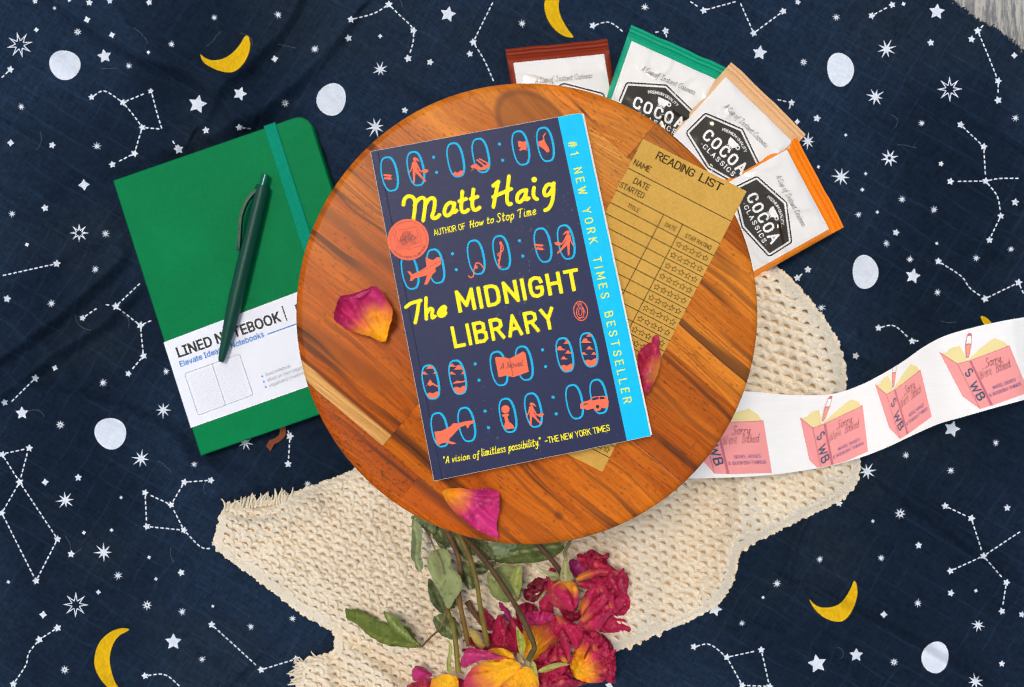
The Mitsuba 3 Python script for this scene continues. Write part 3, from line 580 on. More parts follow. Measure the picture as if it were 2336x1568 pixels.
def line_print(pts, w, m='mat_coral', conv=tE, lift=.0002, name='silhouette_print'): bprint(name, LineString(spline(conv(pts), 5)).buffer(w, 6), m, lift)
line_print([(876, 328), (890, 340), (908, 330), (912, 290), (925, 262), (935, 275), (918, 272), (928, 244), (955, 250), (980, 284)], 1.5)
line_print([(1090, 112), (1106, 140), (1100, 165), (1078, 178), (1068, 190), (1086, 205), (1070, 228)], 1.3); line_print([(1092, 118), (1088, 180), (1076, 262), (1090, 268)], 1.8); coral(blob(1088, 112, 11))
def cloud(x, y, w): return [(x - w, y), (x - w * .6, y - w * .3), (x - w * .4, y - w * .75), (x + w * .1, y - w * .85), (x + w * .4, y - w * .4), (x + w, y - w * .1), (x + w, y)]
for k, cl, water, mnt in ((12, [(632, 942, 40), (585, 980, 24), (660, 976, 22)], 1098, [(588, 1066), (612, 1030), (622, 1012), (640, 1035), (665, 1050), (690, 1056), (676, 1066), (640, 1048), (618, 1058), (606, 1046)]),
                          (13, [(770, 930, 26), (815, 948, 38), (768, 980, 24), (846, 978, 24)], 1060, [(765, 1042), (800, 1020), (830, 1024), (860, 1018), (860, 1028), (820, 1036)]),
                          (16, [(1530, 778, 30), (1482, 820, 34), (1536, 842, 26), (1506, 880, 24)], 915, None), (17, [(1684, 730, 34), (1650, 772, 38), (1676, 815, 26), (1640, 850, 22), (1706, 850, 22)], 880, None)):
    conv, ovs, _ = rows[2]; cx, cy = ovs[k - 12]
    g = [Polygon(tE(cloud(*c))) for c in cl]
    g.append(Polygon(tE([(cx - 90, water + 12), (cx - 50, water), (cx - 30, water + 10), (cx - 8, water), (cx + 14, water + 8), (cx + 36, water - 6), (cx + 90, water - 4), (cx + 90, cy + 160), (cx - 90, cy + 160)])).buffer(0))
    if mnt: g.append(Polygon(tE(mnt)).buffer(0))
    bprint('silhouette_print', unary_union(g).intersection(inner[k]), 'mat_coral', .0002)
coral([(1050, 872), (1060, 864), (1110, 866), (1145, 874), (1175, 862), (1235, 828), (1252, 838), (1275, 962), (1210, 985), (1170, 998), (1125, 986), (1075, 1000)])
bprint('silhouette_print', LineString(tE([(1146, 876), (1170, 988)])).buffer(.5), 'mat_plum', .0004)
bprint('cover_lettering', fit(strokes_text('A Novel', .09, .1, True, .15), tE([(1086, 948)])[0], tE([(1240, 922)])[0], 14), 'mat_plum', .0004)
coral([(650, 1358), (700, 1352), (760, 1320), (775, 1300), (800, 1304), (860, 1288), (915, 1283), (912, 1300), (885, 1312), (870, 1340), (858, 1315), (820, 1330), (770, 1385), (740, 1415), (800, 1435), (770, 1442), (725, 1430), (690, 1438), (680, 1455), (660, 1425)])
coral(blob(1120, 1210, 28), [(1096, 1245), (1142, 1238), (1146, 1250), (1134, 1256), (1142, 1290), (1168, 1310), (1182, 1335), (1124, 1344), (1108, 1322), (1118, 1296), (1112, 1260), (1098, 1256)])
car = Polygon(tE([(1612, 1176), (1630, 1162), (1672, 1150), (1700, 1126), (1770, 1120), (1792, 1128), (1802, 1160), (1800, 1192), (1770, 1205), (1748, 1196), (1715, 1222), (1700, 1205), (1660, 1216), (1640, 1206), (1614, 1208)]))
car = car.difference(unary_union([Polygon(tE(q)) for q in ([(1682, 1148), (1706, 1132), (1738, 1128), (1734, 1142), (1700, 1152)], [(1744, 1128), (1770, 1127), (1776, 1142), (1742, 1143)], [(1620, 1178), (1660, 1170), (1668, 1176), (1622, 1184)])] + [Point(tE([(1728, 1192)])[0]).buffer(4)]))
bprint('silhouette_print', unary_union([car, Point(tE([(1728, 1196)])[0]).buffer(9).difference(Point(tE([(1728, 1196)])[0]).buffer(5))]), 'mat_coral', .0002)
# publisher's emblem
c = tE([(1617, 560)])[0]
bprint('emblem_print', affinity.rotate(affinity.scale(Point(c).buffer(1, 24), 16.8, 23), -8).difference(affinity.rotate(affinity.scale(Point(c).buffer(1, 24), 14.6, 20.8), -8)), 'mat_coral', .0002)
pen_ = lambda *l: unary_union([LineString(spline(tE(q), 5)).buffer(.85, 5) for q in l])
bprint('emblem_print', pen_([(1590, 512), (1602, 522), (1614, 520), (1620, 510), (1608, 508), (1600, 514)], [(1606, 524), (1592, 555), (1594, 590), (1608, 604), (1628, 600), (1638, 575), (1626, 535), (1618, 515)], [(1612, 535), (1604, 560), (1608, 588), (1622, 586), (1626, 560), (1614, 536)], [(1630, 535), (1648, 570)], [(1594, 545), (1588, 580)], [(1604, 606), (1610, 612), (1620, 606)], [(1622, 604), (1640, 600)]), 'mat_coral', .0002)
# lettering on the cover
L = 'mat_lemon'
t4 = tile(1030, 300, 530, 2187)
name_strokes = [[(458, 1152), (470, 1090), (512, 1055), (560, 1062), (592, 1110), (590, 1210), (574, 1325)], [(588, 1160), (630, 1095), (680, 1072), (714, 1110), (704, 1230), (688, 1338)], [(708, 1165), (752, 1095), (800, 1075), (824, 1115), (812, 1220), (792, 1285), (812, 1310), (850, 1300), (878, 1272)],
    [(1045, 1140), (1000, 1130), (955, 1170), (936, 1240), (962, 1280), (1010, 1255), (1045, 1190), (1052, 1135)], [(1050, 1150), (1038, 1215), (1050, 1240), (1078, 1222)], [(1145, 1000), (1138, 1100), (1132, 1190), (1152, 1238), (1190, 1232), (1214, 1212)], [(1110, 1112), (1190, 1084)],
    [(1275, 976), (1265, 1070), (1262, 1160), (1282, 1213), (1320, 1206), (1346, 1186)], [(1242, 1086), (1322, 1060)], [(1566, 884), (1545, 980), (1522, 1100), (1508, 1178)], [(1506, 932), (1540, 904), (1566, 884)], [(1690, 822), (1678, 920), (1668, 1030), (1668, 1110), (1688, 1148), (1714, 1142)], [(1504, 1062), (1600, 1020), (1716, 968)],
    [(1875, 985), (1830, 998), (1792, 1040), (1784, 1098), (1812, 1122), (1858, 1085), (1884, 1030), (1892, 980)], [(1890, 1000), (1884, 1060), (1896, 1090), (1920, 1078)], [(1982, 955), (1974, 1020), (1986, 1068), (2018, 1088)], [(1984, 858), (1986, 862), (1985, 866)]]
g_ = [[(1428, 1222), (1398, 1222), (1376, 1258), (1382, 1290), (1408, 1284), (1432, 1245), (1440, 1212)], [(1438, 1220), (1434, 1300), (1422, 1350), (1402, 1380), (1382, 1390)]]
bprint('cover_lettering', unary_union([pen_strokes(name_strokes, t4, 9.), pen_strokes(g_, tB, 9.), Point(t4([(1984, 860)])[0]).buffer(6.6)]).difference(Point(MED).buffer(MR)), L)
t5 = tile(1100, 640, 600)
the = [[(186, 892), (240, 852), (300, 832), (350, 818)], [(328, 832), (318, 920), (304, 1000), (290, 1062)], [(408, 792), (406, 900), (412, 1022)], [(412, 965), (448, 912), (480, 918), (474, 970), (478, 1008), (506, 992)], [(548, 962), (600, 940), (622, 902), (602, 886), (564, 920), (546, 960), (562, 988), (600, 984), (624, 956)]]
bprint('cover_lettering', pen_strokes(the, t5, 8.4), L)
def sans(txt, p0, p1, cap, sw=.2, gap=.2, m=L, conv=tE, lift=0., sp=.35, name='cover_lettering', fn=bprint): fn(name, fit(strokes_text(txt, sw, gap, space=sp), conv([p0])[0], conv([p1])[0], cap), m, lift)
sans('MIDNIGHT', (808, 562), (1622, 408), 53 * .8, .2, .36)
sans('LIBRARY', (780, 797), (1462, 662), 53 * .8, .2, .36)
sans('AUTHOR OF', (648, 1558), (858, 1512), 13, .16, .24, conv=tB)
bprint('cover_lettering', fit(strokes_text('How to', .14, .16, True, .16), tB([(884, 1507)])[0], tB([(1050, 1470)])[0], 16), L)
bprint('cover_lettering', fit(strokes_text('Stop Time', .13, .16, True, .16), tB([(1062, 1470)])[0], tB([(1328, 1416)])[0], 19), L)
t6 = tile(1150, 940, 700)
bprint('cover_lettering', fit(strokes_text('"A vision of', .13, .15, True, .12, .9), t6([(352, 1240)])[0], t6([(700, 1180)])[0], 15), L)
bprint('cover_lettering', fit(strokes_text('limitless possibility."', .13, .13, True, .12, .85), t6([(708, 1172)])[0], t6([(1278, 1062)])[0], 17), L)
sans('-THE NEW YORK TIMES', (1308, 1052), (1922, 925), 13, .16, .24, conv=t6)
strip = strokes_text('#1  NEW  YORK  TIMES  BESTSELLER', .15, .62, xs=.9, space=.5)
bprint('strip_lettering', fit(strip, (1296, 324), (1424, 922), 17.5), 'mat_lemon_pale')
# the round book-club sticker
med = thing('round_sticker', 'round coral book-club sticker stuck on the left edge of the navy paperback', 'sticker')
part(med, 'disc', decal(Point(MED).buffer(MR, 40), at_z(ZP + .0004)), 'mat_coral')
tm = tile(1040, 560, 520)
def mprint(name, geom, m='mat_plum', lift=0.): part(med, name, decal(geom, at_z(ZP + .0007)), m)
ml = lambda w, *ls: unary_union([LineString(tm(l)).buffer(w, 4) for l in ls])
arc = lambda r, a0, a1: LineString([MED + r * np.array([math.cos(t), math.sin(t)]) for t in np.radians(np.linspace(a0, a1, 40))])
mprint('ring_line', unary_union([arc(41.5, 135, 375).buffer(.32), ml(.3, [(352, 415), (455, 398), (485, 415), (510, 388), (615, 365), (650, 575), (560, 600), (525, 626), (500, 610), (398, 636), (352, 415)], [(328, 445), (370, 665), (500, 640), (525, 660), (560, 640), (690, 605), (648, 380)], [(440, 432), (560, 428)], [(430, 570), (575, 548)])]))
for txt, a, b, h, w in (('GOOD', (440, 482), (552, 462), 6.2, .11), ('MORNING', (416, 518), (588, 488), 5.6, .11), ('AMERICA', (402, 568), (626, 528), 8, .16), ('BOOK CLUB', (424, 608), (618, 574), 5.2, .11)):
    mprint('sticker_lettering', fit(strokes_text(txt, w, .24), tm([a])[0], tm([b])[0], h))
g = strokes_text('A GMA BOOK CLUB PICK!', .13, .2); b = g.bounds
def bend(x, y, z=None):
    th = math.radians(141) - (np.asarray(x) - b[0]) / (b[2] - b[0]) * math.radians(122); r = 42.8 - np.asarray(y) * 4.6
    return MED[0] + r * np.cos(th), MED[1] + r * np.sin(th)
mprint('sticker_lettering', shapely.transform(shapely.segmentize(g, .1), lambda q: np.column_stack(bend(q[:, 0], q[:, 1]))).buffer(0))

# ------------------------------------------------------------------ kraft reading-list card under the book
card = thing('reading_list_card', 'brown kraft card headed READING LIST tucked under the right side of the paperback', 'card')
ZC = SZ + .0005
O = np.array([1467., 317.]); c1, c2 = np.array([.892, .452]), np.array([-.4575, .889])
ab = lambda q: O + np.asarray(q, float)[:, :1] * c1 + np.asarray(q, float)[:, 1:] * c2
def on_card(lift): return lambda v: P(ab(v), ZC + lift)
CW, CH = 265., 720.
part(card, 'sheet', prism(Polygon(P(ab([(0, 0), (CW, 0), (CW, CH), (0, CH)]), ZC)[:, :2]), SZ + .00005, ZC), 'mat_kraft')
lines = [LineString([(0, 75), (CW, 77)]), LineString([(0, 132), (CW, 134)]), LineString([(0, 163), (CW, 165)])] + [LineString([(0, 163 + 27.3 * k), (CW, 165 + 27.3 * k)]) for k in range(1, 20)]
lines += [LineString([(121, 132), (121, 163 + 27.3 * 19)]), LineString([(170, 133), (170, 164 + 27.3 * 19)])]
part(card, 'table_lines', decal(unary_union([l.buffer(.85) for l in lines]), on_card(.0002)), 'mat_kraft_ink')
cards = []
for k in range(19):
    for x in (183, 200, 217, 234, 251):
        s5 = Polygon(star(5, 7.4, 3.5, -math.pi / 2)); cards.append(affinity.translate(s5.buffer(.45).difference(s5.buffer(-.75)), x, 178.6 + 27.3 * k))
part(card, 'rating_stars', decal(unary_union(cards), on_card(.0002)), 'mat_kraft_ink', kind='stuff')
for txt, a, b, h, w in (('READING', (45, 27), (141, 27), 17, .15), ('LIST', (155, 27), (212, 27), 17, .15), ('NAME', (6, 62), (48, 62), 12.5, .15), ('DATE', (25, 100), (64, 100), 12.5, .15), ('STARTED', (-2 + 3, 122), (62, 122), 12, .15),
                        ('TITLE', (38, 155), (68, 155), 8.6, .14), ('DATE', (134, 155), (162, 155), 9, .14), ('STAR RATING', (186, 157), (252, 157), 9, .14)):
    part(card, 'card_lettering', decal(fit(strokes_text(txt, w, .2), a, b, h), on_card(.0002)), 'mat_kraft_ink')

# ------------------------------------------------------------------ the green notebook and pen
ZN = .0205
nb = thing('green_notebook', 'green hardcover notebook with white paper belly band lying half under the stool', 'notebook')
NO = np.array([258., 412.]); n1, n2 = rot2((407, -141)), rot2((200, 628)); NW, NH = 470., 659.
nab = lambda q: NO + np.asarray(q, float)[:, :1] * n1 + np.asarray(q, float)[:, 1:] * n2
def nrect(l, t, r, b, rad):
    p = box(l, t, r, b); q = p.buffer(-rad).buffer(rad, 10) if rad else p
    return q.union(box(l, t, (l + r) / 2, b)) if rad else p
def nworld(poly, z=ZN): return Polygon(P(nab(np.asarray(poly.exterior.coords)[:-1]), z)[:, :2])
part(nb, 'front_cover', prism(nworld(nrect(0, 0, NW, NH, 34)), ZN - .0026, ZN, .0008), 'mat_green', smooth=40)
part(nb, 'page_block', prism(nworld(nrect(6, 9, NW - 9, NH - 9, 28)), .0072, ZN - .0026), 'mat_pages')
part(nb, 'back_cover', prism(nworld(nrect(0, 0, NW, NH, 34)), .0048, .0072), 'mat_green')
sl = [P(nab([(0, t)]), ZN)[0] for t in (1, NH - 1)]
q = []
for a in np.linspace(-90, 90, 13):
    q.append((math.cos(math.radians(a)), math.sin(math.radians(a))))
hh = (ZN - .0048) / 2; zc = .0048 + hh; d1 = P(nab([(1, 0)]), ZN)[0] - P(nab([(0, 0)]), ZN)[0]; d1 /= np.linalg.norm(d1)
vs = np.array([s - [0, 0, ZN] - d1 * (.0018 * c_) + [0, 0, zc + s_ * (hh - .0002)] + d1 * .0006 for s in sl for c_, s_ in q])
n = len(q); f = np.array([[i, i + 1, n + i + 1, n + i] for i in range(n - 1)]); f = np.vstack([f[:, [0, 1, 2]], f[:, [0, 2, 3]], [[0, k, k + 1] for k in range(1, n - 1)], [[n, n + k + 1, n + k] for k in range(1, n - 1)]])
part(nb, 'spine', trimesh.Trimesh(vs, f, process=False), 'mat_green', smooth=50)
def on_nb(lift): return lambda v: P(nab(v), ZN + lift)
# local coordinates of picture points on the notebook
Mi = np.linalg.inv(np.column_stack([n1, n2]))
def nloc(px): return (np.asarray(px, float) - NO) @ Mi.T
belly = nloc([(369, 783), (437, 976), (1000, 778), (930, 575)])
bl = Polygon([(-1.5, belly[0][1]), (NW + 1, belly[3][1]), (NW + 1, belly[2][1]), (-1.5, belly[1][1])])
band = part(nb, 'belly_band', prism(nworld(bl), ZN + .0001, ZN + .0004), 'mat_band')
bs = P(nab([(-1.5, belly[0][1]), (-1.5, belly[1][1])]), ZN)
vs = np.array([s - [0, 0, ZN] - d1 * (.0022 * c_ - .0006) + [0, 0, zc + s_ * (hh + .0002)] for s in bs for c_, s_ in q])
part(nb, 'belly_band_side', trimesh.Trimesh(vs, np.vstack([[[i, i + 1, n + i + 1], [i, n + i + 1, n + i]] for i in range(n - 1)]), process=False), 'mat_band', smooth=True)
tn = tile(440, 820, 460, 1717)
def nprint(name, geom, m): part(nb, name, decal((nloc(geom[0]), geom[1]) if isinstance(geom, tuple) else shapely.transform(geom, nloc), on_nb(.0006)), m)
for sh in (0, 4): nprint('band_lettering', fit(inter('LINED NOTEBOOK', True), tn([(243 + sh, 716)])[0], tn([(1328 + sh, 330)])[0], 23), 'mat_ink')
nprint('band_lettering', fit(inter('|  R U L E D'), tn([(1372, 300)])[0], tn([(2150, 30)])[0], 22), 'mat_ink')
nprint('band_lettering', fit(inter('Elevate Ideas in Notebooks', True), tn([(265, 815)])[0], tn([(1150, 492)])[0], 12.5), 'mat_blue_ink')
nprint('band_line', LineString(tn([(1185, 468), (1600, 320)])).buffer(1.2), 'mat_blue_ink')
nprint('band_illustration', unary_union([Polygon(tn([(305, 885), (885, 680), (1030, 1110), (450, 1325)])).buffer(-4).buffer(4, 6).exterior.buffer(.55), LineString(tn([(597, 785), (740, 1222)])).buffer(.6)]), 'mat_grey_ink')
A_, B_, D_ = tn([(305, 885)])[0], tn([(885, 680)])[0], tn([(450, 1325)])[0]
nprint('band_illustration_rules', unary_union([LineString([A_ + (B_ - A_) * s0 + (D_ - A_) * t, A_ + (B_ - A_) * s1 + (D_ - A_) * t]).buffer(.34) for t in np.linspace(.08, .94, 21) for s0, s1 in ((.06, .47), (.54, .95))]), 'mat_pale_ink')
for k, txt in enumerate(('lined notebook', 'ideas on lined pages', 'organized creativity')):
    x0, y0 = (1125 + 19 * k, 915 + 56 * k)
    nprint('bullet', Point(tn([(x0, y0)])[0]).buffer(2.1), 'mat_blue_ink')
    w = (265, 375, 385)[k]; nprint('band_lettering', fit(inter(txt), tn([(x0 + 42, y0 - 0)])[0], tn([(x0 + 42 + w, y0 - w * .372)])[0], 7.6), 'mat_grey_ink')
el = nloc([(603, 291), (629, 283), (800, 845), (773, 853)])
ew = [(el[0][0], -1.5), (el[1][0], -1.5), (el[1][0], NH + 1.5), (el[0][0], NH + 1.5)]
part(nb, 'elastic_strap', prism(nworld(Polygon(ew)), ZN + .0005, ZN + .0015, .0004), 'mat_elastic')
part(nb, 'elastic_ribs', cat([tube(P(nab([(x, -1), (x, NH + 1)]), ZN + .0015), .00022, 6) for x in np.linspace(el[0][0] + 4, el[1][0] - 4, 5)]), 'mat_elastic', kind='stuff')
for t0, t1 in ((-3.5, -1.5), (NH + 1.5, NH + 3.5)):
    part(nb, 'elastic_strap_end', prism(nworld(Polygon([(el[0][0], t0), (el[1][0], t0), (el[1][0], t1), (el[0][0], t1)])), .004, ZN + .0014), 'mat_elastic')
bk_ = [(636, 958, .009), (644, 975, .0075), (644, 992, .006), (632, 1004, .0055), (620, 1010, .0065), (612, 1024, .006)]
bx = spline([(x, y) for x, y, _ in bk_], 8); bz = np.interp(np.linspace(0, 1, len(bx)), np.linspace(0, 1, 6), [z for *_, z in bk_])
w = np.array([[9, 1.5]] * len(bx)); w = np.column_stack([np.linspace(8, 5, len(bx)), np.linspace(-1, 6, len(bx))])
vs = np.vstack([P(bx - w, bz + .002), P(bx + w, bz)]); n = len(bx)
part(nb, 'bookmark_ribbon', trimesh.Trimesh(vs, np.vstack([[[i, i + 1, n + i + 1], [i, n + i + 1, n + i]] for i in range(n - 1)]), process=False), 'mat_bookmark', smooth=True, label='rust brown ribbon end sticking out below')

pen = thing('ballpoint_pen', 'dark green click pen lying diagonally across the green notebook', 'pen')
pr0 = .0056; pz = ZN + .0004 + pr0
A0, A1 = P([(600, 424)], pz)[0], P([(504, 826)], pz)[0]; ax = A1 - A0; LEN = np.linalg.norm(ax); ax /= LEN
def along(prof): return [A0 + ax * s for s, _ in prof], [r for _, r in prof]
pp, rr = along([(0, .0042), (.0008, .0050), (.012, .0053), (.06, .0056), (.085, .0055), (.105, .0046), (.118, .0036), (.128, .0027), (LEN - .0008, .0021), (LEN, .0016)])
part(pen, 'barrel', tube(pp, rr, 28), 'mat_pen', smooth=45)
part(pen, 'clicker', tube([A0 - ax * .0085, A0 - ax * .008, A0 + ax * .002], [.0024, .0028, .0028], 20), 'mat_pen_clicker', smooth=40)
part(pen, 'collar_ring', tube([A0 + ax * .0195, A0 + ax * .0205], [.00565, .00565], 28), 'mat_pen', smooth=40)
cl = spline(np.array([(594, 432), (579, 441), (562, 464), (551, 495), (548, 528), (546, 560), (545, 572)], float), 6)
s_ = np.linspace(0, 1, len(cl)); clp = P(cl, pz + .001 + .001 * np.sin(s_ * 3))
tg = np.gradient(clp, axis=0); tg /= np.linalg.norm(tg, axis=1, keepdims=True); nn_ = np.cross(tg, [0, 0, 1.]); nn_ /= np.linalg.norm(nn_, axis=1, keepdims=True)
ring = [(-1, -1), (1, -1), (1, 1), (-1, 1)]; vs = np.array([clp[i] + nn_[i] * a * .0010 + np.array([0, 0, 1]) * b * .0027 for i in range(len(clp)) for a, b in ring])
f = [[4 * i + k, 4 * i + (k + 1) % 4, 4 * i + 4 + (k + 1) % 4] for i in range(len(clp) - 1) for k in range(4)] + [[4 * i + k, 4 * i + 4 + (k + 1) % 4, 4 * i + 4 + k] for i in range(len(clp) - 1) for k in range(4)] + [[0, 1, 2], [0, 2, 3]]
part(pen, 'clip', trimesh.Trimesh(vs, f, process=False), 'mat_pen', smooth=40)

# ------------------------------------------------------------------ cocoa packets
def packet(key, colour, label, TLp, W, e2, z0, zt, seed, bulge=.0085, seal=.13, pan=(.055, .945)):
    """a filled sachet: local a runs along the crimped top edge, b down from it, both in widths; z0 at the crimp, zt tilts it towards b"""
    TLp, W, e2 = np.array(TLp, float), np.array(W, float), rot2(e2) * np.linalg.norm(W); LEN = 1.36
    k = thing('cocoa_packet', label, 'packet', 'cocoa packets fanned out behind the stool')
    def zf(a, b):
        aa, bb = np.clip(a, 0, 1), np.clip(b, 0, LEN)
        t = np.clip((bb - seal) / .22, 0, 1) * np.clip((LEN - .08 - bb) / .3, 0, 1); s = np.clip(aa / .3, 0, 1) * np.clip((1 - aa) / .3, 0, 1)
        pil = np.sqrt(np.clip(t * (2 - t) * s * (2 - s), 0, 1))
        q = np.column_stack([a * 3.1 + seed, b * 3.1, 0 * a]); wr = meshkit.fbm(q, 3, seed); rg = 1 - np.abs(2 * meshkit.noise(np.column_stack([a * 4.3 + b * 2 + seed, b * 3.7 - a * 2, 0 * a]), seed + 9) - 1)
        z = z0 + zt * bb + bulge * pil + .0032 * (wr - .5) * (.3 + pil) + .0028 * rg ** 6 * pil
        z = z + np.where(bb < seal * .92, .0007 * np.sin(bb / seal * 2 * np.pi * 6.5), 0) + .0028 * (meshkit.noise(np.column_stack([a * 3.3 + seed * 3, b * .6, 0 * a]), seed) - .5) * np.clip((seal * 2 - bb) / (seal * 2), 0, 1)
        return z
    def pxy(v): 
        ed = .012 * (meshkit.noise(np.column_stack([v[:, 0] * 7 + seed, 0 * v[:, 0], 0 * v[:, 0]]), 5) - .5) * np.clip(1 - v[:, 1] / .2, 0, 1)
        return TLp + v[:, :1] * W + (v[:, 1:] + ed[:, None]) * e2
    def fm(off): return lambda v: P(pxy(v), zf(v[:, 0], v[:, 1]) + off)
    na, nb_ = 60, 110; ga, gb = np.meshgrid(np.linspace(0, 1, na), np.linspace(0, LEN, nb_)); v = np.column_stack([ga.ravel(), gb.ravel()])
    i, j = np.meshgrid(np.arange(nb_ - 1), np.arange(na - 1), indexing='ij'); s = (i * na + j).ravel(); f = np.vstack([np.column_stack([s, s + 1, s + na + 1]), np.column_stack([s, s + na + 1, s + na])])
    topm = fm(0)(v); under = topm.copy(); under[:, 2] = np.minimum(topm[:, 2] - .0004, z0 + zt * v[:, 1] - .0004)
    nv = len(v); rim = [(j, j + 1) for j in range(na - 1)] + [(i * na + na - 1, (i + 1) * na + na - 1) for i in range(nb_ - 1)] + [((nb_ - 1) * na + j + 1, (nb_ - 1) * na + j) for j in range(na - 1)] + [((i + 1) * na, i * na) for i in range(nb_ - 1)]
    F2 = np.vstack([up(topm, f), up(topm, f)[:, ::-1] + nv, [[a, b, b + nv] for a, b in rim], [[a, b + nv, a + nv] for a, b in rim]])
    part(k, 'pouch', trimesh.Trimesh(np.vstack([topm, under]), F2, process=False), 'mat_pouch_' + colour, smooth=40)
    E = .03
    def pp_(name, g, m, off): part(k, name, decal(g, fm(off), E), m, smooth=True)
    pp_('label_panel', box(pan[0], seal * 1.1, pan[1], 1.27), 'mat_panel', .0007)
    hexa = Polygon([(.51, .385), (.885, .525), (.90, .80), (.51, .90), (.12, .80), (.135, .525)])
    o = hexa.buffer(-.04).buffer(.04, 6)
    pp_('badge_outline', o.difference(o.buffer(-.013)), 'mat_black', .0011); pp_('badge', o.buffer(-.032), 'mat_badge', .0011)
    def put(txt, a0, a1, b, cap, sw, script=False, m='mat_foil_white', off=.0015, gap=.2, slant=0.):
        g = strokes_text(txt, sw, gap, script, slant); x0, _, x1, _ = g.bounds; sx = (a1 - a0) / (x1 - x0)
        pp_('packet_lettering', affinity.affine_transform(g, [sx, 0, 0, -cap, a0 - x0 * sx, b]), m, off)
    put('A Cup of Instant Coziness', .235, .80, .365, .052, .075, True, 'mat_script_ink', gap=.08, slant=.15)
    put('COCOA', .265, .80, .715, .10, .2, gap=.42); put('*CLASSICS*', .31, .78, .785, .042, .17, gap=.5)
    g = strokes_text('PREMIUM QUALITY', .16, .22); x0, _, x1, _ = g.bounds
    def arcf(q):
        t = (q[:, 0] - x0) / (x1 - x0) - .5; r = .30 + q[:, 1] * .026; th = t * 1.05
        return np.column_stack([.525 + r * np.sin(th), .80 - r * np.cos(th)])
    pp_('packet_lettering', shapely.transform(shapely.segmentize(g, .2), arcf).buffer(0), 'mat_foil_white', .0015)
    cup = Polygon([(.475, .525), (.59, .525), (.582, .565), (.56, .592), (.505, .592), (.483, .565)]).union(Point(.598, .552).buffer(.022).difference(Point(.598, .552).buffer(.011))).union(box(.495, .596, .57, .602))
    pp_('cup_print', cup, 'mat_foil_white', .0015)
    return k
packet('a', 'brown', 'rust brown edged cocoa packet, leftmost of the packets behind the stool', (1152.8, 112), (232.4, -23), (.16, .987), .0115, .001, 3)
packet('b', 'mint', 'mint green edged cocoa packet between the brown and cream ones', (1440.4, 56), (216, 99), (-.33, .944), .0145, .004, 7)
packet('c', 'cream', 'pale peach edged cocoa packet overlapping the green one', (1668.9, 141.5), (170, 165), (-.668, .744), .0175, .007, 12)
packet('d', 'orange', 'bright orange edged cocoa packet, rightmost and topmost of the packets', (1818, 314), (108, 204), (-.872, .489), .021, .010, 5)

# ------------------------------------------------------------------ strip of stickers
strip_k = thing('sticker_strip', 'wavy white paper strip of pink book stickers running out from under the stool', 'sticker strip')
top = np.array([(1480, 885), (1560, 889), (1700, 893), (1780, 900), (1850, 902), (1905, 898), (1960, 880), (2010, 855), (2060, 825), (2110, 790), (2160, 765), (2230, 745), (2300, 730), (2336, 724), (2420, 706), (2520, 690)], float)
bot = np.array([(1470, 1095), (1540, 1093), (1680, 1089), (1765, 1083), (1850, 1071), (1915, 1058), (1975, 1040), (2030, 1018), (2085, 992), (2140, 968), (2195, 952), (2265, 932), (2320, 917), (2352, 908), (2430, 886), (2530, 868)], float)
zs = np.array([.075, .075, .068, .056, .048, .045, .044, .047, .053, .062, .070, .072, .068, .062, .036, .012])
tt, tb = spline(top, 8), spline(bot, 8); zz = np.interp(np.arange(len(tt)) / 8, np.arange(16), zs)
zz = np.convolve(np.pad(zz, 6, mode='edge'), np.ones(13) / 13, 'valid')
def rib(s, t): # s: 0..n along, t: 0..1 across
    k = np.arange(len(tt)); g = lambda a: np.column_stack([np.interp(s, k, a[:, 0]), np.interp(s, k, a[:, 1])])
    return g(tt) * (1 - t)[:, None] + g(tb) * t[:, None], np.interp(s, k, zz)
gs, gt = np.meshgrid(np.arange(len(tt)), np.linspace(0, 1, 9)); p_, z_ = rib(gs.ravel().astype(float), gt.ravel())
nn = len(tt); i, j = np.meshgrid(np.arange(8), np.arange(nn - 1), indexing='ij'); s = (i * nn + j).ravel(); f = np.vstack([np.column_stack([s, s + 1, s + nn + 1]), np.column_stack([s, s + nn + 1, s + nn])])
x = P(p_, z_); part(strip_k, 'backing_paper', trimesh.Trimesh(x, up(x, f), process=False), 'mat_sticker', smooth=True)
cx_ = (tt[:, 0] + tb[:, 0]) / 2
def zstrip(p):  # height of the ribbon over picture points: nearest along its run
    sl = np.polyfit(tt[:, 0], tb[:, 0] - tt[:, 0], 1); mid_t = (tt + tb) / 2
    # invert the ruling: find s whose ruling passes the point
    s = np.interp(p[:, 0], cx_, np.arange(len(cx_)))
    for _ in range(4):
        a = np.column_stack([np.interp(s, np.arange(nn), tt[:, 0]), np.interp(s, np.arange(nn), tt[:, 1])]); b = np.column_stack([np.interp(s, np.arange(nn), tb[:, 0]), np.interp(s, np.arange(nn), tb[:, 1])])
        t = np.clip((p[:, 1] - a[:, 1]) / (b[:, 1] - a[:, 1]), -.1, 1.1); xr = a[:, 0] + (b[:, 0] - a[:, 0]) * t
        s = np.interp(np.interp(s, np.arange(nn), cx_) + p[:, 0] - xr, cx_, np.arange(nn))
    return np.interp(s, np.arange(nn), zz)
t6s = lambda pts: np.asarray(pts, float)
TA, TB, TC_ = np.array([1620., 660.]), np.array([2145., 460.]), np.array([1910., 1250.])
Minv = np.linalg.inv(np.column_stack([TB - TA, TC_ - TA]))
K = 2336 / 2896
places = [((2026.2, 1196.2), (2159.4, 1190.2), (2060.3, 1339.4)), ((2332.6, 1198.6), (2439.7, 1147.3), (2356, 1320)), ((2530.6, 1102.8), (2603.3, 1046.7), (2567.6, 1226.5)), ((2743.9, 1020.1), (2855.4, 977.7), (2805.5, 1145.4))]
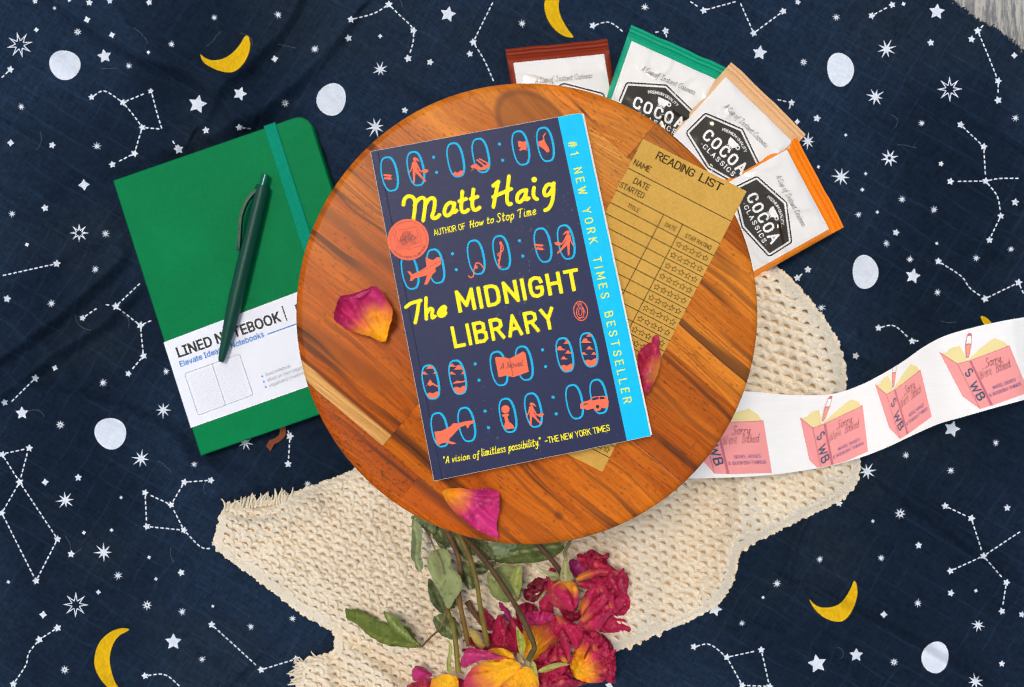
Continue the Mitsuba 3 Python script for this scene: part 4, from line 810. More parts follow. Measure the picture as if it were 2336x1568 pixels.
for A_, B_, C_ in places:
    A_, B_, C_ = (np.array(q) * K for q in (A_, B_, C_))
    def m_(pts): 
        uv_ = (np.asarray(pts, float)[:, :2] - TA) @ Minv.T
        return A_ + uv_[:, :1] * (B_ - A_) + uv_[:, 1:] * (C_ - A_)
    sk = numbered(strip_k + '__sticker')
    ribbon = Polygon(np.vstack([tt, tb[::-1]])).buffer(-1)
    def sp_(name, g, mt, off=.0003):
        g = shapely.transform(g, m_).intersection(ribbon)
        if g.is_empty or g.area < .5: return
        k = sk if name is None else numbered(sk + '__' + name)
        scene[k] = mikit.ply(decal(g, lambda v: P(v, zstrip(v) + off), 9.), mt, smooth=True)
    covers = unary_union([Polygon([(1620, 660), (2145, 460), (2400, 1085), (1905, 1262), (1750, 1305), (1520, 1140), (1210, 550), (1450, 705)])])
    sp_(None, covers, 'mat_pink')
    sp_('pages_print', unary_union([Polygon([(1230, 562), (1330, 548), (1345, 585), (1322, 520), (1400, 480), (1478, 465), (1540, 570), (1565, 655), (1620, 655), (1455, 706)]).buffer(0), Polygon([(1590, 655), (1750, 500), (1940, 362), (2060, 402), (2112, 450), (2145, 462), (1620, 662)]).buffer(0)]), 'mat_page_yellow', .0005)
    sp_('hinge_print', Polygon([(1605, 662), (1632, 655), (1922, 1248), (1890, 1262)]), 'mat_pink_dark', .0005)
    sp_('fold_line_print', unary_union([LineString([(1450, 706), (1745, 1290)]).buffer(4), LineString([(1212, 552), (1450, 704), (1620, 660), (2145, 462)]).buffer(4)]), 'mat_pink_dark', .0006)
    barrel = Polygon([(1565, 625), (1555, 450), (1575, 330), (1600, 292), (1640, 300), (1642, 400), (1632, 480), (1610, 595), (1590, 628)])
    sp_('pen_print', barrel, 'mat_pink_dark', .0007); sp_('pen_print_white', barrel.intersection(box(1500, 325, 1700, 440)).buffer(-7), 'mat_sticker', .0009); sp_('pen_print_body', barrel.difference(box(1500, 290, 1700, 442)).buffer(-6), 'mat_peach', .0009)
    def let(txt, p0, p1, cap, w, mt, script=False, slant=0., gap=.2): sp_('sticker_lettering', fit(strokes_text(txt, w, gap, script, slant), p0, p1, cap), mt, .0008)
    let('S', (1540, 840), (1600, 950 - 62), 112, .15, 'mat_slate'); let('W', (1606, 975), (1676, 1105), 108, .12, 'mat_slate'); let('B', (1690, 1120), (1738, 1205), 104, .16, 'mat_slate')
    let('Sorry,', (1832, 752), (2046, 672), 110, .06, 'mat_maroon', True, .3, .06); let("We're", (1770, 912), (1925, 835), 125, .042, 'mat_maroon', True, .3, .04); let('Booked', (1972, 820), (2178, 742), 115, .046, 'mat_maroon', True, .3, .05)
    let('NOVEL BOXES', (1930, 1042), (2232, 930), 40, .14, 'mat_mauve'); let('& BOOKISH THINGS', (1884, 1145), (2308, 985), 40, .14, 'mat_mauve')

# ------------------------------------------------------------------ cream knitted throw
throw = thing('knitted_throw', 'cream chunky knitted throw with fringe spread under the stool and the roses', 'blanket')
outline = [(520, 1148), (560, 1152), (610, 1160), (660, 1132), (700, 1115), (760, 1095), (812, 1072), (900, 1000), (1080, 850), (1400, 720), (1600, 640), (1700, 596), (1735, 598), (1765, 606), (1805, 640), (1850, 690), (1890, 745), (1915, 790), (1928, 850), (1926, 900), (1950, 980), (1962, 1050),
           (1955, 1098), (1925, 1135), (1880, 1158), (1840, 1176), (1800, 1196), (1750, 1220), (1700, 1247), (1682, 1264), (1678, 1300), (1665, 1340), (1640, 1375), (1600, 1400), (1555, 1422), (1500, 1442), (1440, 1470), (1405, 1482), (1360, 1500), (1290, 1545), (1220, 1600), (1100, 1640), (800, 1640), (684, 1610),
           (676, 1560), (684, 1520), (700, 1502), (735, 1498), (764, 1490), (768, 1440), (740, 1428), (680, 1392), (620, 1345), (560, 1300), (505, 1262), (489, 1240), (497, 1205), (508, 1170)]
TP = Polygon(smooth_poly(outline, 1))
VAL = [([(790, 1455), (880, 1510), (970, 1580)], -7, 26), ([(764, 1480), (775, 1560), (790, 1640)], -6, 16), ([(700, 1440), (820, 1490), (900, 1560)], 5, 22), ([(1700, 1080), (1690, 1180), (1672, 1290), (1640, 1360)], 9, 30), ([(1590, 1120), (1560, 1250), (1540, 1400)], -6, 50),
       ([(1430, 1230), (1440, 1340), (1450, 1450)], 5, 45), ([(520, 1195), (590, 1200), (650, 1180), (720, 1150)], 5, 24), ([(510, 1165), (580, 1178), (640, 1168)], -3, 10), ([(1765, 640), (1830, 760), (1870, 880)], 8, 60), ([(1880, 1000), (1900, 1080)], 6, 30), ([(900, 1180), (960, 1300), (990, 1450)], -4, 40), ([(640, 1290), (760, 1330), (900, 1420)], 5, 60)]
def zthrow(g):
    g = np.asarray(g, float)
    d = shapely.distance(shapely.points(g), TP.exterior)
    h = .011 + .006 * meshkit.fbm(np.column_stack([g / 140., 0 * g[:, 0]]), 2, 8)
    for pts, amp, w in VAL:
        dd = shapely.distance(shapely.points(g), LineString(spline(np.array(pts, float), 4))); h += 1.9 * amp * .001 * np.exp(-(dd / w) ** 2)
    k = 1 - np.exp(-d / 16.)
    return .0035 + np.maximum(h, .006) * (.22 + .78 * k)
seg = Polygon(np.array(TP.buffer(-3).segmentize(9).exterior.coords))
gx_, gy_ = np.meshgrid(np.arange(470, 1990, 8.), np.arange(580, 1650, 8.)); pts = np.column_stack([gx_.ravel(), gy_.ravel()]); ins_ = shapely.contains_xy(TP.buffer(-4), *pts.T)
idx = -np.ones(len(pts), int); idx[ins_] = np.arange(ins_.sum()); nyy, nxx = gx_.shape
i, j = np.meshgrid(np.arange(nyy - 1), np.arange(nxx - 1), indexing='ij'); a = (i * nxx + j).ravel(); qd = np.column_stack([a, a + 1, a + nxx + 1, a + nxx]); qd = idx[qd]; qd = qd[(qd >= 0).all(1)]
bp = pts[ins_]; part(throw, 'backing', trimesh.Trimesh(P(bp, zthrow(bp) + .0005), np.vstack([qd[:, [0, 1, 2]], qd[:, [0, 2, 3]]]), process=False), 'mat_yarn_base', smooth=True)
rng = np.random.default_rng(7)
def unit_tube(pts, r):
    m = tube(spline(np.array(pts, float), 2), r, 6, cap=False); return np.asarray(m.vertices), np.asarray(m.faces)
arches = [unit_tube([(-.62, -.30, -.25), (-.46, .16, .22), (-.12, .42, .45), (.26, .36, .42), (.50, -.04, .12), (.50, -.42, -.25)], .265),
          unit_tube([(-.60, .05, -.2), (-.38, .40, .28), (.02, .50, .44), (.36, .22, .38), (.40, -.20, .1), (.18, -.45, -.2)], .25),
          unit_tube([(-.66, -.18, -.1), (-.30, .20, .38), (.10, .06, .5), (.42, .30, .3), (.70, .08, -.15)], .27)]
under_ = unit_tube([(-.62, -.42, -.05), (-.2, -.26, .26), (.25, -.30, .24), (.62, -.46, -.05)], .23)
MV, MF, off = [], [], 0
def stitch(cx, cy, size, ang):
    global off
    ca, sa = math.cos(ang), math.sin(ang)
    for v, f in (arches[rng.choice(3, p=(.72, .14, .14))], under_):
        w = v * rng.uniform(.88, 1.14, 3); w = w + rng.normal(0, .02, w.shape)
        px = np.column_stack([cx + (w[:, 0] * ca + w[:, 1] * sa) * size, cy + (w[:, 0] * sa - w[:, 1] * ca) * size])
        yield px, w[:, 2] * size / S0, f
def region(cx, cy):
    if cx > 1560 and cy < 1000: return math.radians(20), 27.
    if cx > 1180: return math.radians(26), 25.
    return math.radians(24), 21.5
allp, allz, allf, off = [], [], [], 0
vis = TP.difference(Point(1202, 716).buffer(500))
for x0, y0, x1, y1, cond in ((470, 1000, 1180, 1640, lambda x, y: x <= 1180), (1180, 1000, 2000, 1640, lambda x, y: x > 1180 and not (x > 1560 and y < 1000)), (1560, 560, 2000, 1010, lambda x, y: x > 1560 and y < 1000)):
    ang, size = region((x0 + x1) / 2, (y0 + y1) / 2); ca, sa = math.cos(ang), math.sin(ang); mid = np.array([(x0 + x1) / 2, (y0 + y1) / 2]); n = int(max(x1 - x0, y1 - y0) / size * 1.3)
    for r in range(-n, n):
        for c in range(-n, n):
            u, v = (c + .5 * (r % 2)) * size * 1.06, r * size * .80
            x, y = mid[0] + u * ca - v * sa + rng.normal(0, .9), mid[1] + u * sa + v * ca + rng.normal(0, .8)
            if not (x0 <= x <= x1 and y0 <= y <= y1) or not cond(x, y) or not shapely.contains_xy(vis, x, y): continue
            dd = TP.exterior.distance(Point(x, y))
            if dd < 9: continue
            sc = size * (.82 if dd < 14 else 1.) * rng.uniform(.9, 1.1)
            for px, dz, f in stitch(x, y, sc, ang + rng.normal(0, .09)):
                allp.append(px); allz.append(dz); allf.append(f + off); off += len(px)
ext = TP.buffer(-7).exterior
for sdist in np.arange(0, ext.length, 11.):
    a_, b_ = ext.interpolate(sdist), ext.interpolate(min(sdist + 3, ext.length)); 
    if not shapely.contains_xy(vis, a_.x, a_.y): continue
    for px, dz, f in stitch(a_.x, a_.y, 17 * rng.uniform(.92, 1.1), math.atan2(b_.y - a_.y, b_.x - a_.x) + rng.normal(0, .12)):
        allp.append(px); allz.append(dz); allf.append(f + off); off += len(px)
px, dz = np.vstack(allp), np.concatenate(allz)
part(throw, 'stitches', trimesh.Trimesh(P(px, zthrow(px) + dz * 1.12), np.vstack(allf), process=False), 'mat_yarn', smooth=True, kind='stuff')
fr = []
rr_ = random.Random(5)
for (x0, y0), (x1, y1), n, dx, dy in (((512, 1160), (662, 1140), 62, .25, -1.), ((684, 1524), (738, 1500), 26, -1., -.1), ((678, 1560), (688, 1512), 16, -1., .15)):
    for k in range(n):
        t = k / (n - 1) + rr_.uniform(-.012, .012); x, y = x0 + (x1 - x0) * t, y0 + (y1 - y0) * t; L = rr_.uniform(13, 30); a = math.atan2(dy, dx) + rr_.gauss(0, .28); c = rr_.gauss(0, .35)
        q = [(x - math.cos(a) * 8, y - math.sin(a) * 8)]
        for _ in range(4): q.append((q[-1][0] + math.cos(a) * (L + 8) / 4, q[-1][1] + math.sin(a) * (L + 8) / 4)); a += c * .5
        q = np.array(q); fr.append(tube(P(q, np.linspace(.012, .006, 5) + rr_.uniform(0, .004)), [.0008, .00075, .0007, .0006, .0003], 5, smooth=2))
part(throw, 'fringe', cat(fr), 'mat_yarn', smooth=True, kind='stuff')

# ------------------------------------------------------------------ dried roses
YEL, ORA, MAG, CRI, PUR, DRK = [np.array(c) for c in ((.90, .46, .010), (.80, .27, .03), (.52, .018, .088), (.33, .010, .045), (.50, .035, .24), (.09, .008, .025))]
def lerp(a, b, t): return a * (1 - t[:, None]) + b * t[:, None]
def sst(a, b, x): t = np.clip((x - a) / (b - a), 0, 1); return t * t * (3 - 2 * t)
def sheet(pts, edge=6., jit=1., it=1, seed=0):
    q = smooth_poly(pts, it); pg_ = Polygon(q).buffer(0)
    if pg_.geom_type != 'Polygon': pg_ = max(pg_.geoms, key=lambda g: g.area)
    b = np.array(pg_.segmentize(edge * .7).exterior.coords)[:-1]
    nz = meshkit.noise(np.column_stack([b / 5., 0 * b[:, 0] + seed]), seed) - .5; nz2 = meshkit.noise(np.column_stack([b / 14., 0 * b[:, 0] + seed]), seed + 3) - .5
    c = np.array(pg_.representative_point().coords[0]); dirs = (b - c) / (np.linalg.norm(b - c, axis=1, keepdims=True) + 1e-6)
    b = b + dirs * (nz * jit * 2 + nz2 * jit * 1.6)[:, None]
    pg_ = Polygon(b).buffer(0)
    if pg_.geom_type != 'Polygon': pg_ = max(pg_.geoms, key=lambda g: g.area)
    x0, y0, x1, y1 = pg_.bounds; gx, gy = np.meshgrid(np.arange(x0, x1, edge), np.arange(y0, y1, edge)); gx = gx + (np.arange(len(gx)) % 2)[:, None] * edge / 2
    g = np.column_stack([gx.ravel(), gy.ravel()]); g = g[shapely.contains_xy(pg_.buffer(-edge * .5), *g.T)]
    b = np.array(pg_.exterior.coords)[:-1]; v = np.vstack([b, g])
    from scipy.spatial import Delaunay
    f = Delaunay(v).simplices; ok = shapely.contains_xy(pg_.buffer(.05), *v[f].mean(1).T); f = f[ok]
    d = shapely.distance(shapely.points(v), pg_.exterior)
    return v, f, d
def petal(parent, conv, pts, base, z0, grad=(0, 0), cup=.004, roll=0., crump=.003, yel=.5, inner=YEL, outer=MAG, rim=CRI, seed=0, name='petal', pleats=9, pk=1., drape=0., floor=.009):
    v, f, d = sheet(conv(pts), edge=4., seed=seed); b = conv([base])[0]; c = v.mean(0)
    r = v - b; rad = np.linalg.norm(r, axis=1); rm = rad.max(); t = rad / rm; th = np.arctan2(r[:, 1], r[:, 0])
    dm = max(d.max(), 1.); s = np.clip(d / dm, 0, 1); nn = meshkit.fbm(np.column_stack([v / 34., 0 * t + seed]), 2, seed); pl = meshkit.noise(np.column_stack([np.cos(th) * pleats + seed, np.sin(th) * pleats, t * 1.1]), seed + 5)
    z = z0 + (grad[0] * (v[:, 0] - c[0]) + grad[1] * (v[:, 1] - c[1])) * .001 + cup * (1 - (1 - s) ** 2) + drape * (1 - np.clip(t, 0, 1) ** 1.7) + roll * np.exp(-d / 7.) + crump * ((nn - .5) * 1.2 + (pl - .5) * 1.7 * np.clip(t * 2, 0, 1) * pk)
    rid = 1 - np.abs(2 * meshkit.fbm(np.column_stack([np.cos(th) * pleats * .8 + v[:, 0] / 90., np.sin(th) * pleats * .8 + v[:, 1] / 90., t * 1.6 + seed]), 2, seed + 11) - 1)
    ruf = meshkit.noise(np.column_stack([v / 17., 0 * t + seed]), seed + 12) - .5
    z = z + crump * (.75 * (rid ** 3 - .35) * np.clip(t * 2.5, 0, 1) + 1.0 * ruf * np.exp(-d / 11.))
    fine = meshkit.noise(np.column_stack([np.cos(th) * 46 + seed, np.sin(th) * 46, t * 2]), seed + 2); z = z + .00035 * (fine - .5) * np.clip(t * 3, 0, 1)
    m = t + .30 * (nn - .5) + .16 * (fine - .5); k = sst(yel - .22, yel + .22, m)
    col = lerp(np.broadcast_to(inner, (len(v), 3)), np.broadcast_to(ORA if inner is YEL else inner, (len(v), 3)), sst(yel - .5, yel + .05, m)); col = lerp(col, np.broadcast_to(outer, col.shape), k)
    col = lerp(col, np.broadcast_to(rim, col.shape), np.exp(-d / 2.6) * .5 * np.clip(k + .25, 0, 1)); col = lerp(col, np.broadcast_to(CRI if outer is not PUR else np.array((.25, .015, .11)), col.shape), sst(.52, .8, meshkit.fbm(np.column_stack([v / 38., 0 * t + 9]), 2, seed + 4)) * .16 * k)
    col = col * (.72 + .56 * fine)[:, None]; col = lerp(col, np.broadcast_to((.70, .36, .42), col.shape), sst(.72, .9, meshkit.noise(np.column_stack([v / 4., 0 * t]), seed + 6)) * .22 * k)
    x = P(v, np.maximum(z, floor)); part(parent, name, trimesh.Trimesh(x, up(x, f), process=False), 'mat_petal', smooth=True, color=np.clip(col, 0, 1))
def leaf(parent, conv, pts, mid, z0, grad=(0, 0), fold=.006, curl=.004, c0=(.20, .26, .10), c1=(.33, .40, .20), vein=(.40, .42, .20), seed=0, name='leaf', serr=1.5, edge=5.):
    v, f, d = sheet(conv(pts), edge=edge, jit=serr, seed=seed); ml_ = LineString(spline(conv(mid), 6)); dm = shapely.distance(shapely.points(v), ml_); al = shapely.line_locate_point(ml_, shapely.points(v)); c = v.mean(0)
    nn = meshkit.fbm(np.column_stack([v / 18., 0 * d + seed]), 3, seed); dmx = max(dm.max(), 1)
    vv_ = np.abs(((al * .75 - dm * .8) / 11.) % 1 - .5) * 2
    z = z0 + (grad[0] * (v[:, 0] - c[0]) + grad[1] * (v[:, 1] - c[1])) * .001 + fold * (dm / dmx) - curl * np.exp(-d / 9.) + .0035 * (nn - .5) + .0004 * vv_ * np.clip(dm / 6, 0, 1)
    col = lerp(np.broadcast_to(c0, (len(v), 3)), np.broadcast_to(c1, (len(v), 3)), np.clip(nn * 1.4 - .2, 0, 1)); col = lerp(col, np.broadcast_to(vein, col.shape), np.exp(-(dm / 1.8) ** 2) * .8 + (1 - sst(0, .22, vv_)) * .22)
    sp_ = sst(.80, .92, meshkit.noise(np.column_stack([v / 5., 0 * d]), seed + 8)); col = col * (1 - .45 * sp_)[:, None]
    x = P(v, np.maximum(z, .009)); part(parent, name, trimesh.Trimesh(x, up(x, f), process=False), 'mat_leaf', smooth=True, color=np.clip(col, 0, 1))
def stem(parent, conv, pts, zs, r, ca=(.12, .07, .03), cb=(.16, .13, .03), name='stem'):
    q = spline(conv(pts), 5); z = np.interp(np.linspace(0, 1, len(q)), np.linspace(0, 1, len(zs)), zs); n = meshkit.noise(np.column_stack([q / 13., 0 * z]), 3)
    m = tube(P(q, z), r * (.92 + .3 * n), 10); k = np.clip(np.repeat(np.linspace(0, 1, len(q)), 10), 0, 1); k = np.concatenate([k, [0, 1]])
    w = np.asarray(m.vertices); nz = meshkit.fbm(w * 260., 3, 2); col = lerp(np.broadcast_to(ca, (len(w), 3)), np.broadcast_to(cb, (len(w), 3)), np.clip(k + nz - .5, 0, 1)) * (.7 + .6 * nz)[:, None]
    part(parent, name, m, 'mat_stem', smooth=True, color=col)
Q, R2 = tile(1300, 1500, 550, 1942), tile(950, 1450, 500, 1587)
GR = 'dried roses bunched on the knitted throw'
# rose at the back, half hidden behind the stems
rE = thing('dried_rose', 'dull magenta dried rose half hidden behind the stems in the middle of the bunch', 'rose', GR)
petal(rE, Q, [(120, 880), (180, 780), (250, 800), (340, 880), (400, 840), (460, 860), (470, 950), (520, 1000), (560, 1150), (540, 1260), (430, 1240), (300, 1220), (270, 1060), (200, 1020)], (400, 1200), .018, cup=.006, yel=-.1, outer=CRI * .8 + PUR * .2, rim=DRK, crump=.006, seed=31)
petal(rE, Q, [(0, 1230), (60, 1130), (110, 1050), (200, 1000), (280, 1040), (320, 1180), (200, 1240), (60, 1260)], (300, 1230), .020, cup=.004, yel=-.1, outer=CRI, rim=DRK, crump=.006, seed=32)
petal(rE, Q, [(360, 690), (440, 740), (500, 800), (540, 950), (450, 880), (400, 780)], (540, 960), .024, yel=-.1, outer=PUR * .7, rim=DRK, crump=.005, seed=33)
petal(rE, Q, [(170, 790), (260, 780), (350, 900), (370, 1000), (300, 1020), (230, 930)], (330, 1010), .027, cup=.003, yel=-.1, outer=MAG * .75, rim=CRI, crump=.005, seed=34)
petal(rE, Q, [(320, 1040), (370, 840), (440, 850), (470, 960), (540, 1080), (570, 1200), (460, 1240), (330, 1180)], (430, 1230), .031, cup=.007, yel=-.05, outer=MAG * .8, rim=CRI, crump=.006, seed=35, pleats=12)
# upper right rose
rA = thing('dried_rose', 'large crumpled magenta dried rose with a pale green calyx, upper right of the bunch', 'rose', GR)
petal(rA, Q, [(630, 610), (700, 520), (850, 420), (920, 370), (960, 400), (940, 560), (900, 690), (820, 720), (740, 730), (640, 690)], (950, 520), .022, yel=-.1, outer=CRI * .55, rim=DRK, crump=.006, seed=41)
petal(rA, Q, [(780, 700), (850, 590), (890, 480), (880, 400), (910, 370), (965, 390), (975, 520), (930, 600), (920, 740), (950, 850), (880, 830), (800, 810)], (980, 520), .030, cup=.006, yel=.1, outer=MAG, seed=42)
petal(rA, Q, [(1430, 850), (1560, 815), (1640, 880), (1700, 950), (1722, 1025), (1600, 1012), (1480, 1035), (1370, 1010), (1400, 920)], (1400, 900), .024, cup=.006, roll=.002, yel=-.1, outer=MAG * .85, rim=CRI, crump=.005, seed=43)
petal(rA, Q, [(1080, 300), (1150, 285), (1230, 340), (1300, 390), (1260, 480), (1150, 480), (1110, 430)], (1180, 480), .032, cup=.003, yel=-.1, outer=PUR * .75, rim=DRK, crump=.005, seed=44)
petal(rA, Q, [(1155, 240), (1200, 226), (1250, 250), (1290, 198), (1340, 190), (1400, 235), (1475, 290), (1478, 330), (1400, 360), (1300, 390), (1230, 365), (1190, 300)], (1300, 390), .038, cup=.008, roll=.002, yel=-.1, outer=MAG * .85, rim=CRI, crump=.010, seed=45, pleats=14)
petal(rA, Q, [(1270, 225), (1330, 205), (1370, 250), (1350, 320), (1290, 370), (1262, 310)], (1300, 370), .050, cup=.004, yel=-.1, outer=MAG * .7, rim=CRI, crump=.008, seed=46)
petal(rA, Q, [(1300, 380), (1420, 325), (1500, 340), (1570, 400), (1670, 425), (1692, 500), (1680, 600), (1660, 700), (1600, 805), (1500, 840), (1420, 700), (1340, 520)], (1350, 560), .036, cup=.008, roll=.003, yel=-.05, outer=MAG, rim=CRI, crump=.008, seed=47, pleats=11)
petal(rA, Q, [(1150, 505), (1200, 430), (1300, 390), (1430, 375), (1560, 400), (1665, 430), (1600, 455), (1450, 450), (1300, 475), (1200, 500)], (1150, 505), .052, grad=(0, .10), cup=.005, yel=.30, outer=MAG * .9 + YEL * .08, rim=CRI, crump=.004, seed=48)
petal(rA, Q, [(1160, 520), (1300, 480), (1450, 455), (1595, 455), (1560, 505), (1450, 560), (1350, 600), (1250, 590), (1190, 560)], (1160, 520), .047, grad=(0, .12), cup=.005, yel=.1, outer=MAG, rim=CRI * .6, crump=.005, seed=49)
petal(rA, Q, [(1200, 740), (1240, 640), (1300, 560), (1400, 520), (1590, 462), (1520, 555), (1400, 640), (1330, 720), (1250, 830), (1200, 870)], (1200, 740), .054, grad=(.06, .05), cup=.006, yel=.12, inner=ORA, outer=MAG * .95, rim=CRI * .6, crump=.006, seed=50)
petal(rA, Q, [(1250, 800), (1290, 730), (1370, 645), (1505, 590), (1522, 640), (1440, 760), (1360, 860), (1260, 920), (1200, 910)], (1220, 880), .056, grad=(.05, .04), cup=.006, yel=.05, outer=MAG * .9, rim=CRI * .6, crump=.006, seed=51)
petal(rA, Q, [(1170, 930), (1250, 850), (1350, 850), (1460, 700), (1520, 640), (1600, 655), (1660, 700), (1600, 805), (1500, 850), (1440, 930), (1390, 1010), (1260, 1010)], (1170, 900), .047, cup=.008, yel=.1, inner=ORA, outer=MAG, crump=.007, seed=52, pleats=12)
petal(rA, Q, [(950, 830), (1050, 890), (1150, 930), (1232, 960), (1228, 1080), (1192, 1170), (1152, 1197), (1120, 1140), (1030, 1010), (970, 910)], (1000, 850), .049, cup=.006, yel=.12, inner=ORA, outer=MAG, rim=CRI, crump=.005, seed=53)
petal(rA, Q, [(860, 615), (920, 550), (1000, 500), (1100, 500), (1170, 540), (1190, 640), (1195, 740), (1150, 840), (1060, 850), (990, 790), (930, 745), (880, 690)], (1080, 500), .044, cup=.010, drape=.014, yel=.38, outer=MAG * .9 + YEL * .06, rim=MAG, crump=.004, seed=54)
petal(rA, Q, [(925, 580), (1000, 515), (1070, 560), (1120, 660), (1155, 780), (1110, 815), (1050, 755), (1000, 690), (945, 650)], (1040, 510), .064, cup=.006, roll=.0012, yel=.12, outer=MAG, rim=MAG * .7, crump=.004, seed=55)
petal(rA, Q, [(1110, 570), (1165, 545), (1190, 620), (1188, 720), (1150, 800), (1130, 700)], (1130, 540), .066, cup=.003, yel=.45, outer=MAG, rim=CRI, crump=.003, seed=56)
petal(rA, Q, [(985, 770), (1040, 800), (1100, 835), (1150, 830), (1190, 800), (1230, 850), (1165, 925), (1060, 900), (1020, 850)], (1120, 910), .052, cup=-.008, roll=.003, yel=-.1, outer=CRI * .8, rim=MAG, crump=.005, seed=57)
GRN, GRP = (.22, .26, .10), (.36, .38, .20)
leaf(rA, Q, [(1000, 500), (1008, 410), (1030, 320), (1062, 265), (1092, 330), (1100, 400), (1135, 450), (1138, 505), (1060, 515)], [(1062, 270), (1060, 510)], .072, fold=-.006, c0=(.36, .33, .13), c1=(.46, .44, .22), seed=58, name='calyx', serr=.3)
leaf(rA, Q, [(718, 328), (800, 375), (870, 405), (1000, 430), (1002, 490), (920, 512), (880, 450), (790, 385)], [(720, 330), (880, 430), (1000, 465)], .064, c0=GRN, c1=GRP, seed=59, name='sepal', serr=.3, edge=4.)
leaf(rA, Q, [(758, 738), (800, 660), (850, 600), (880, 590), (850, 650), (800, 705)], [(760, 735), (875, 595)], .058, c0=GRN, c1=GRP, seed=60, name='sepal', serr=.2, edge=4.)
stem(rA, Q, [(1062, 290), (1050, 230), (1075, 165), (1098, 110), (1060, 20)], [.072, .066, .058, .05, .04], .0013, (.30, .30, .14), (.14, .16, .06))
# lower right rose
rB = thing('dried_rose', 'orange and magenta dried rose with torn frilled petals, lowest right of the bunch', 'rose', GR)
petal(rB, Q, [(620, 1000), (700, 950), (800, 935), (950, 890), (1012, 980), (1002, 1100), (910, 1190), (830, 1240), (760, 1300), (640, 1300), (650, 1150)], (700, 1260), .030, cup=.005, drape=.016, yel=.62, outer=MAG * .9 + YEL * .08, crump=.005, seed=61)
petal(rB, Q, [(650, 835), (720, 803), (850, 808), (945, 830), (955, 885), (860, 925), (760, 948), (690, 945), (662, 885)], (800, 960), .045, cup=.004, roll=.002, yel=-.1, outer=PUR * .5 + MAG * .5, rim=MAG, crump=.006, seed=62)
petal(rB, Q, [(1400, 1025), (1455, 1050), (1532, 1150), (1565, 1280), (1550, 1365), (1548, 1450), (1562, 1532), (1500, 1525), (1430, 1480), (1420, 1300), (1430, 1150)], (1420, 1300), .028, cup=.006, roll=.003, yel=-.1, outer=MAG * .75, rim=CRI, crump=.011, seed=63, pleats=16)
petal(rB, Q, [(1215, 1000), (1300, 985), (1400, 1025), (1455, 1100), (1482, 1200), (1502, 1330), (1465, 1430), (1445, 1515), (1350, 1535), (1240, 1515), (1145, 1480), (1105, 1400), (1105, 1280), (1150, 1200), (1195, 1120)], (1150, 1420), .030, cup=.006, drape=.016, yel=.50, outer=MAG, crump=.009, seed=64, pleats=10)
petal(rB, Q, [(1300, 1000), (1400, 1040), (1450, 1120), (1475, 1250), (1430, 1330), (1360, 1250), (1310, 1150)], (1330, 1200), .048, cup=.005, roll=.002, yel=.1, outer=MAG * .9, crump=.007, seed=65)
petal(rB, Q, [(780, 1400), (860, 1350), (980, 1320), (1100, 1320), (1138, 1450), (1125, 1540), (1050, 1580), (950, 1620), (800, 1620), (785, 1480)], (980, 1330), .034, cup=.010, yel=.14, outer=MAG, crump=.009, seed=66, pleats=14)
petal(rB, Q, [(770, 1330), (830, 1230), (940, 1170), (1005, 1090), (1060, 1130), (1112, 1190), (1105, 1310), (1010, 1345), (920, 1320), (850, 1355), (785, 1400)], (1000, 1330), .044, cup=.008, yel=.12, inner=ORA, outer=MAG, crump=.008, seed=67, pleats=15)
petal(rB, Q, [(1005, 975), (1065, 1040), (1112, 1180), (1105, 1325), (1050, 1280), (1010, 1160), (1000, 1070)], (1060, 1330), .058, grad=(.12, 0), cup=.004, roll=.0015, yel=.08, outer=MAG * .8, rim=CRI, crump=.004, seed=68)
petal(rB, Q, [(985, 1150), (1030, 1200), (1070, 1290), (1080, 1330), (1020, 1325), (990, 1250)], (1040, 1330), .062, yel=.4, outer=MAG, crump=.004, seed=69)
petal(rB, Q, [(990, 1395), (1060, 1375), (1115, 1400), (1138, 1455), (1105, 1540), (1030, 1525), (1000, 1465)], (1070, 1460), .050, cup=-.006, roll=.003, yel=-.1, outer=MAG * .8, rim=CRI, crump=.009, seed=70, pleats=14)
petal(rB, Q, [(830, 1420), (900, 1380), (930, 1450), (940, 1560), (880, 1600), (820, 1560)], (900, 1380), .050, cup=.004, roll=.0015, yel=.05, outer=MAG * .85, crump=.007, seed=71)
petal(rB, Q, [(1105, 1480), (1200, 1500), (1295, 1525), (1200, 1560), (1090, 1590)], (1100, 1500), .022, cup=.003, yel=-.1, outer=CRI, rim=DRK, crump=.005, seed=72)
# yellow rose in front
rC = thing('dried_rose', 'big golden yellow dried rose with pink edges at the bottom centre', 'rose', GR)
petal(rC, Q, [(270, 1205), (340, 1172), (450, 1178), (522, 1228), (560, 1300), (450, 1320), (360, 1290)], (560, 1330), .046, cup=.003, drape=.012, yel=.95, outer=ORA, rim=ORA, crump=.004, seed=81)
petal(rC, Q, [(30, 1540), (70, 1440), (150, 1350), (260, 1300), (400, 1285), (520, 1285), (625, 1340), (570, 1430), (450, 1510), (380, 1590), (300, 1680), (60, 1680)], (640, 1340), .038, cup=.004, drape=.030, yel=.74, outer=MAG * .75 + PUR * .2 + YEL * .05, rim=MAG, crump=.005, seed=82, pleats=14)
petal(rC, Q, [(380, 1568), (450, 1485), (560, 1420), (640, 1355), (720, 1370), (782, 1450), (795, 1568), (780, 1700), (360, 1700)], (680, 1360), .040, cup=.004, drape=.030, yel=.80, outer=MAG * .7 + ORA * .3, rim=MAG, crump=.005, seed=83, pleats=14)
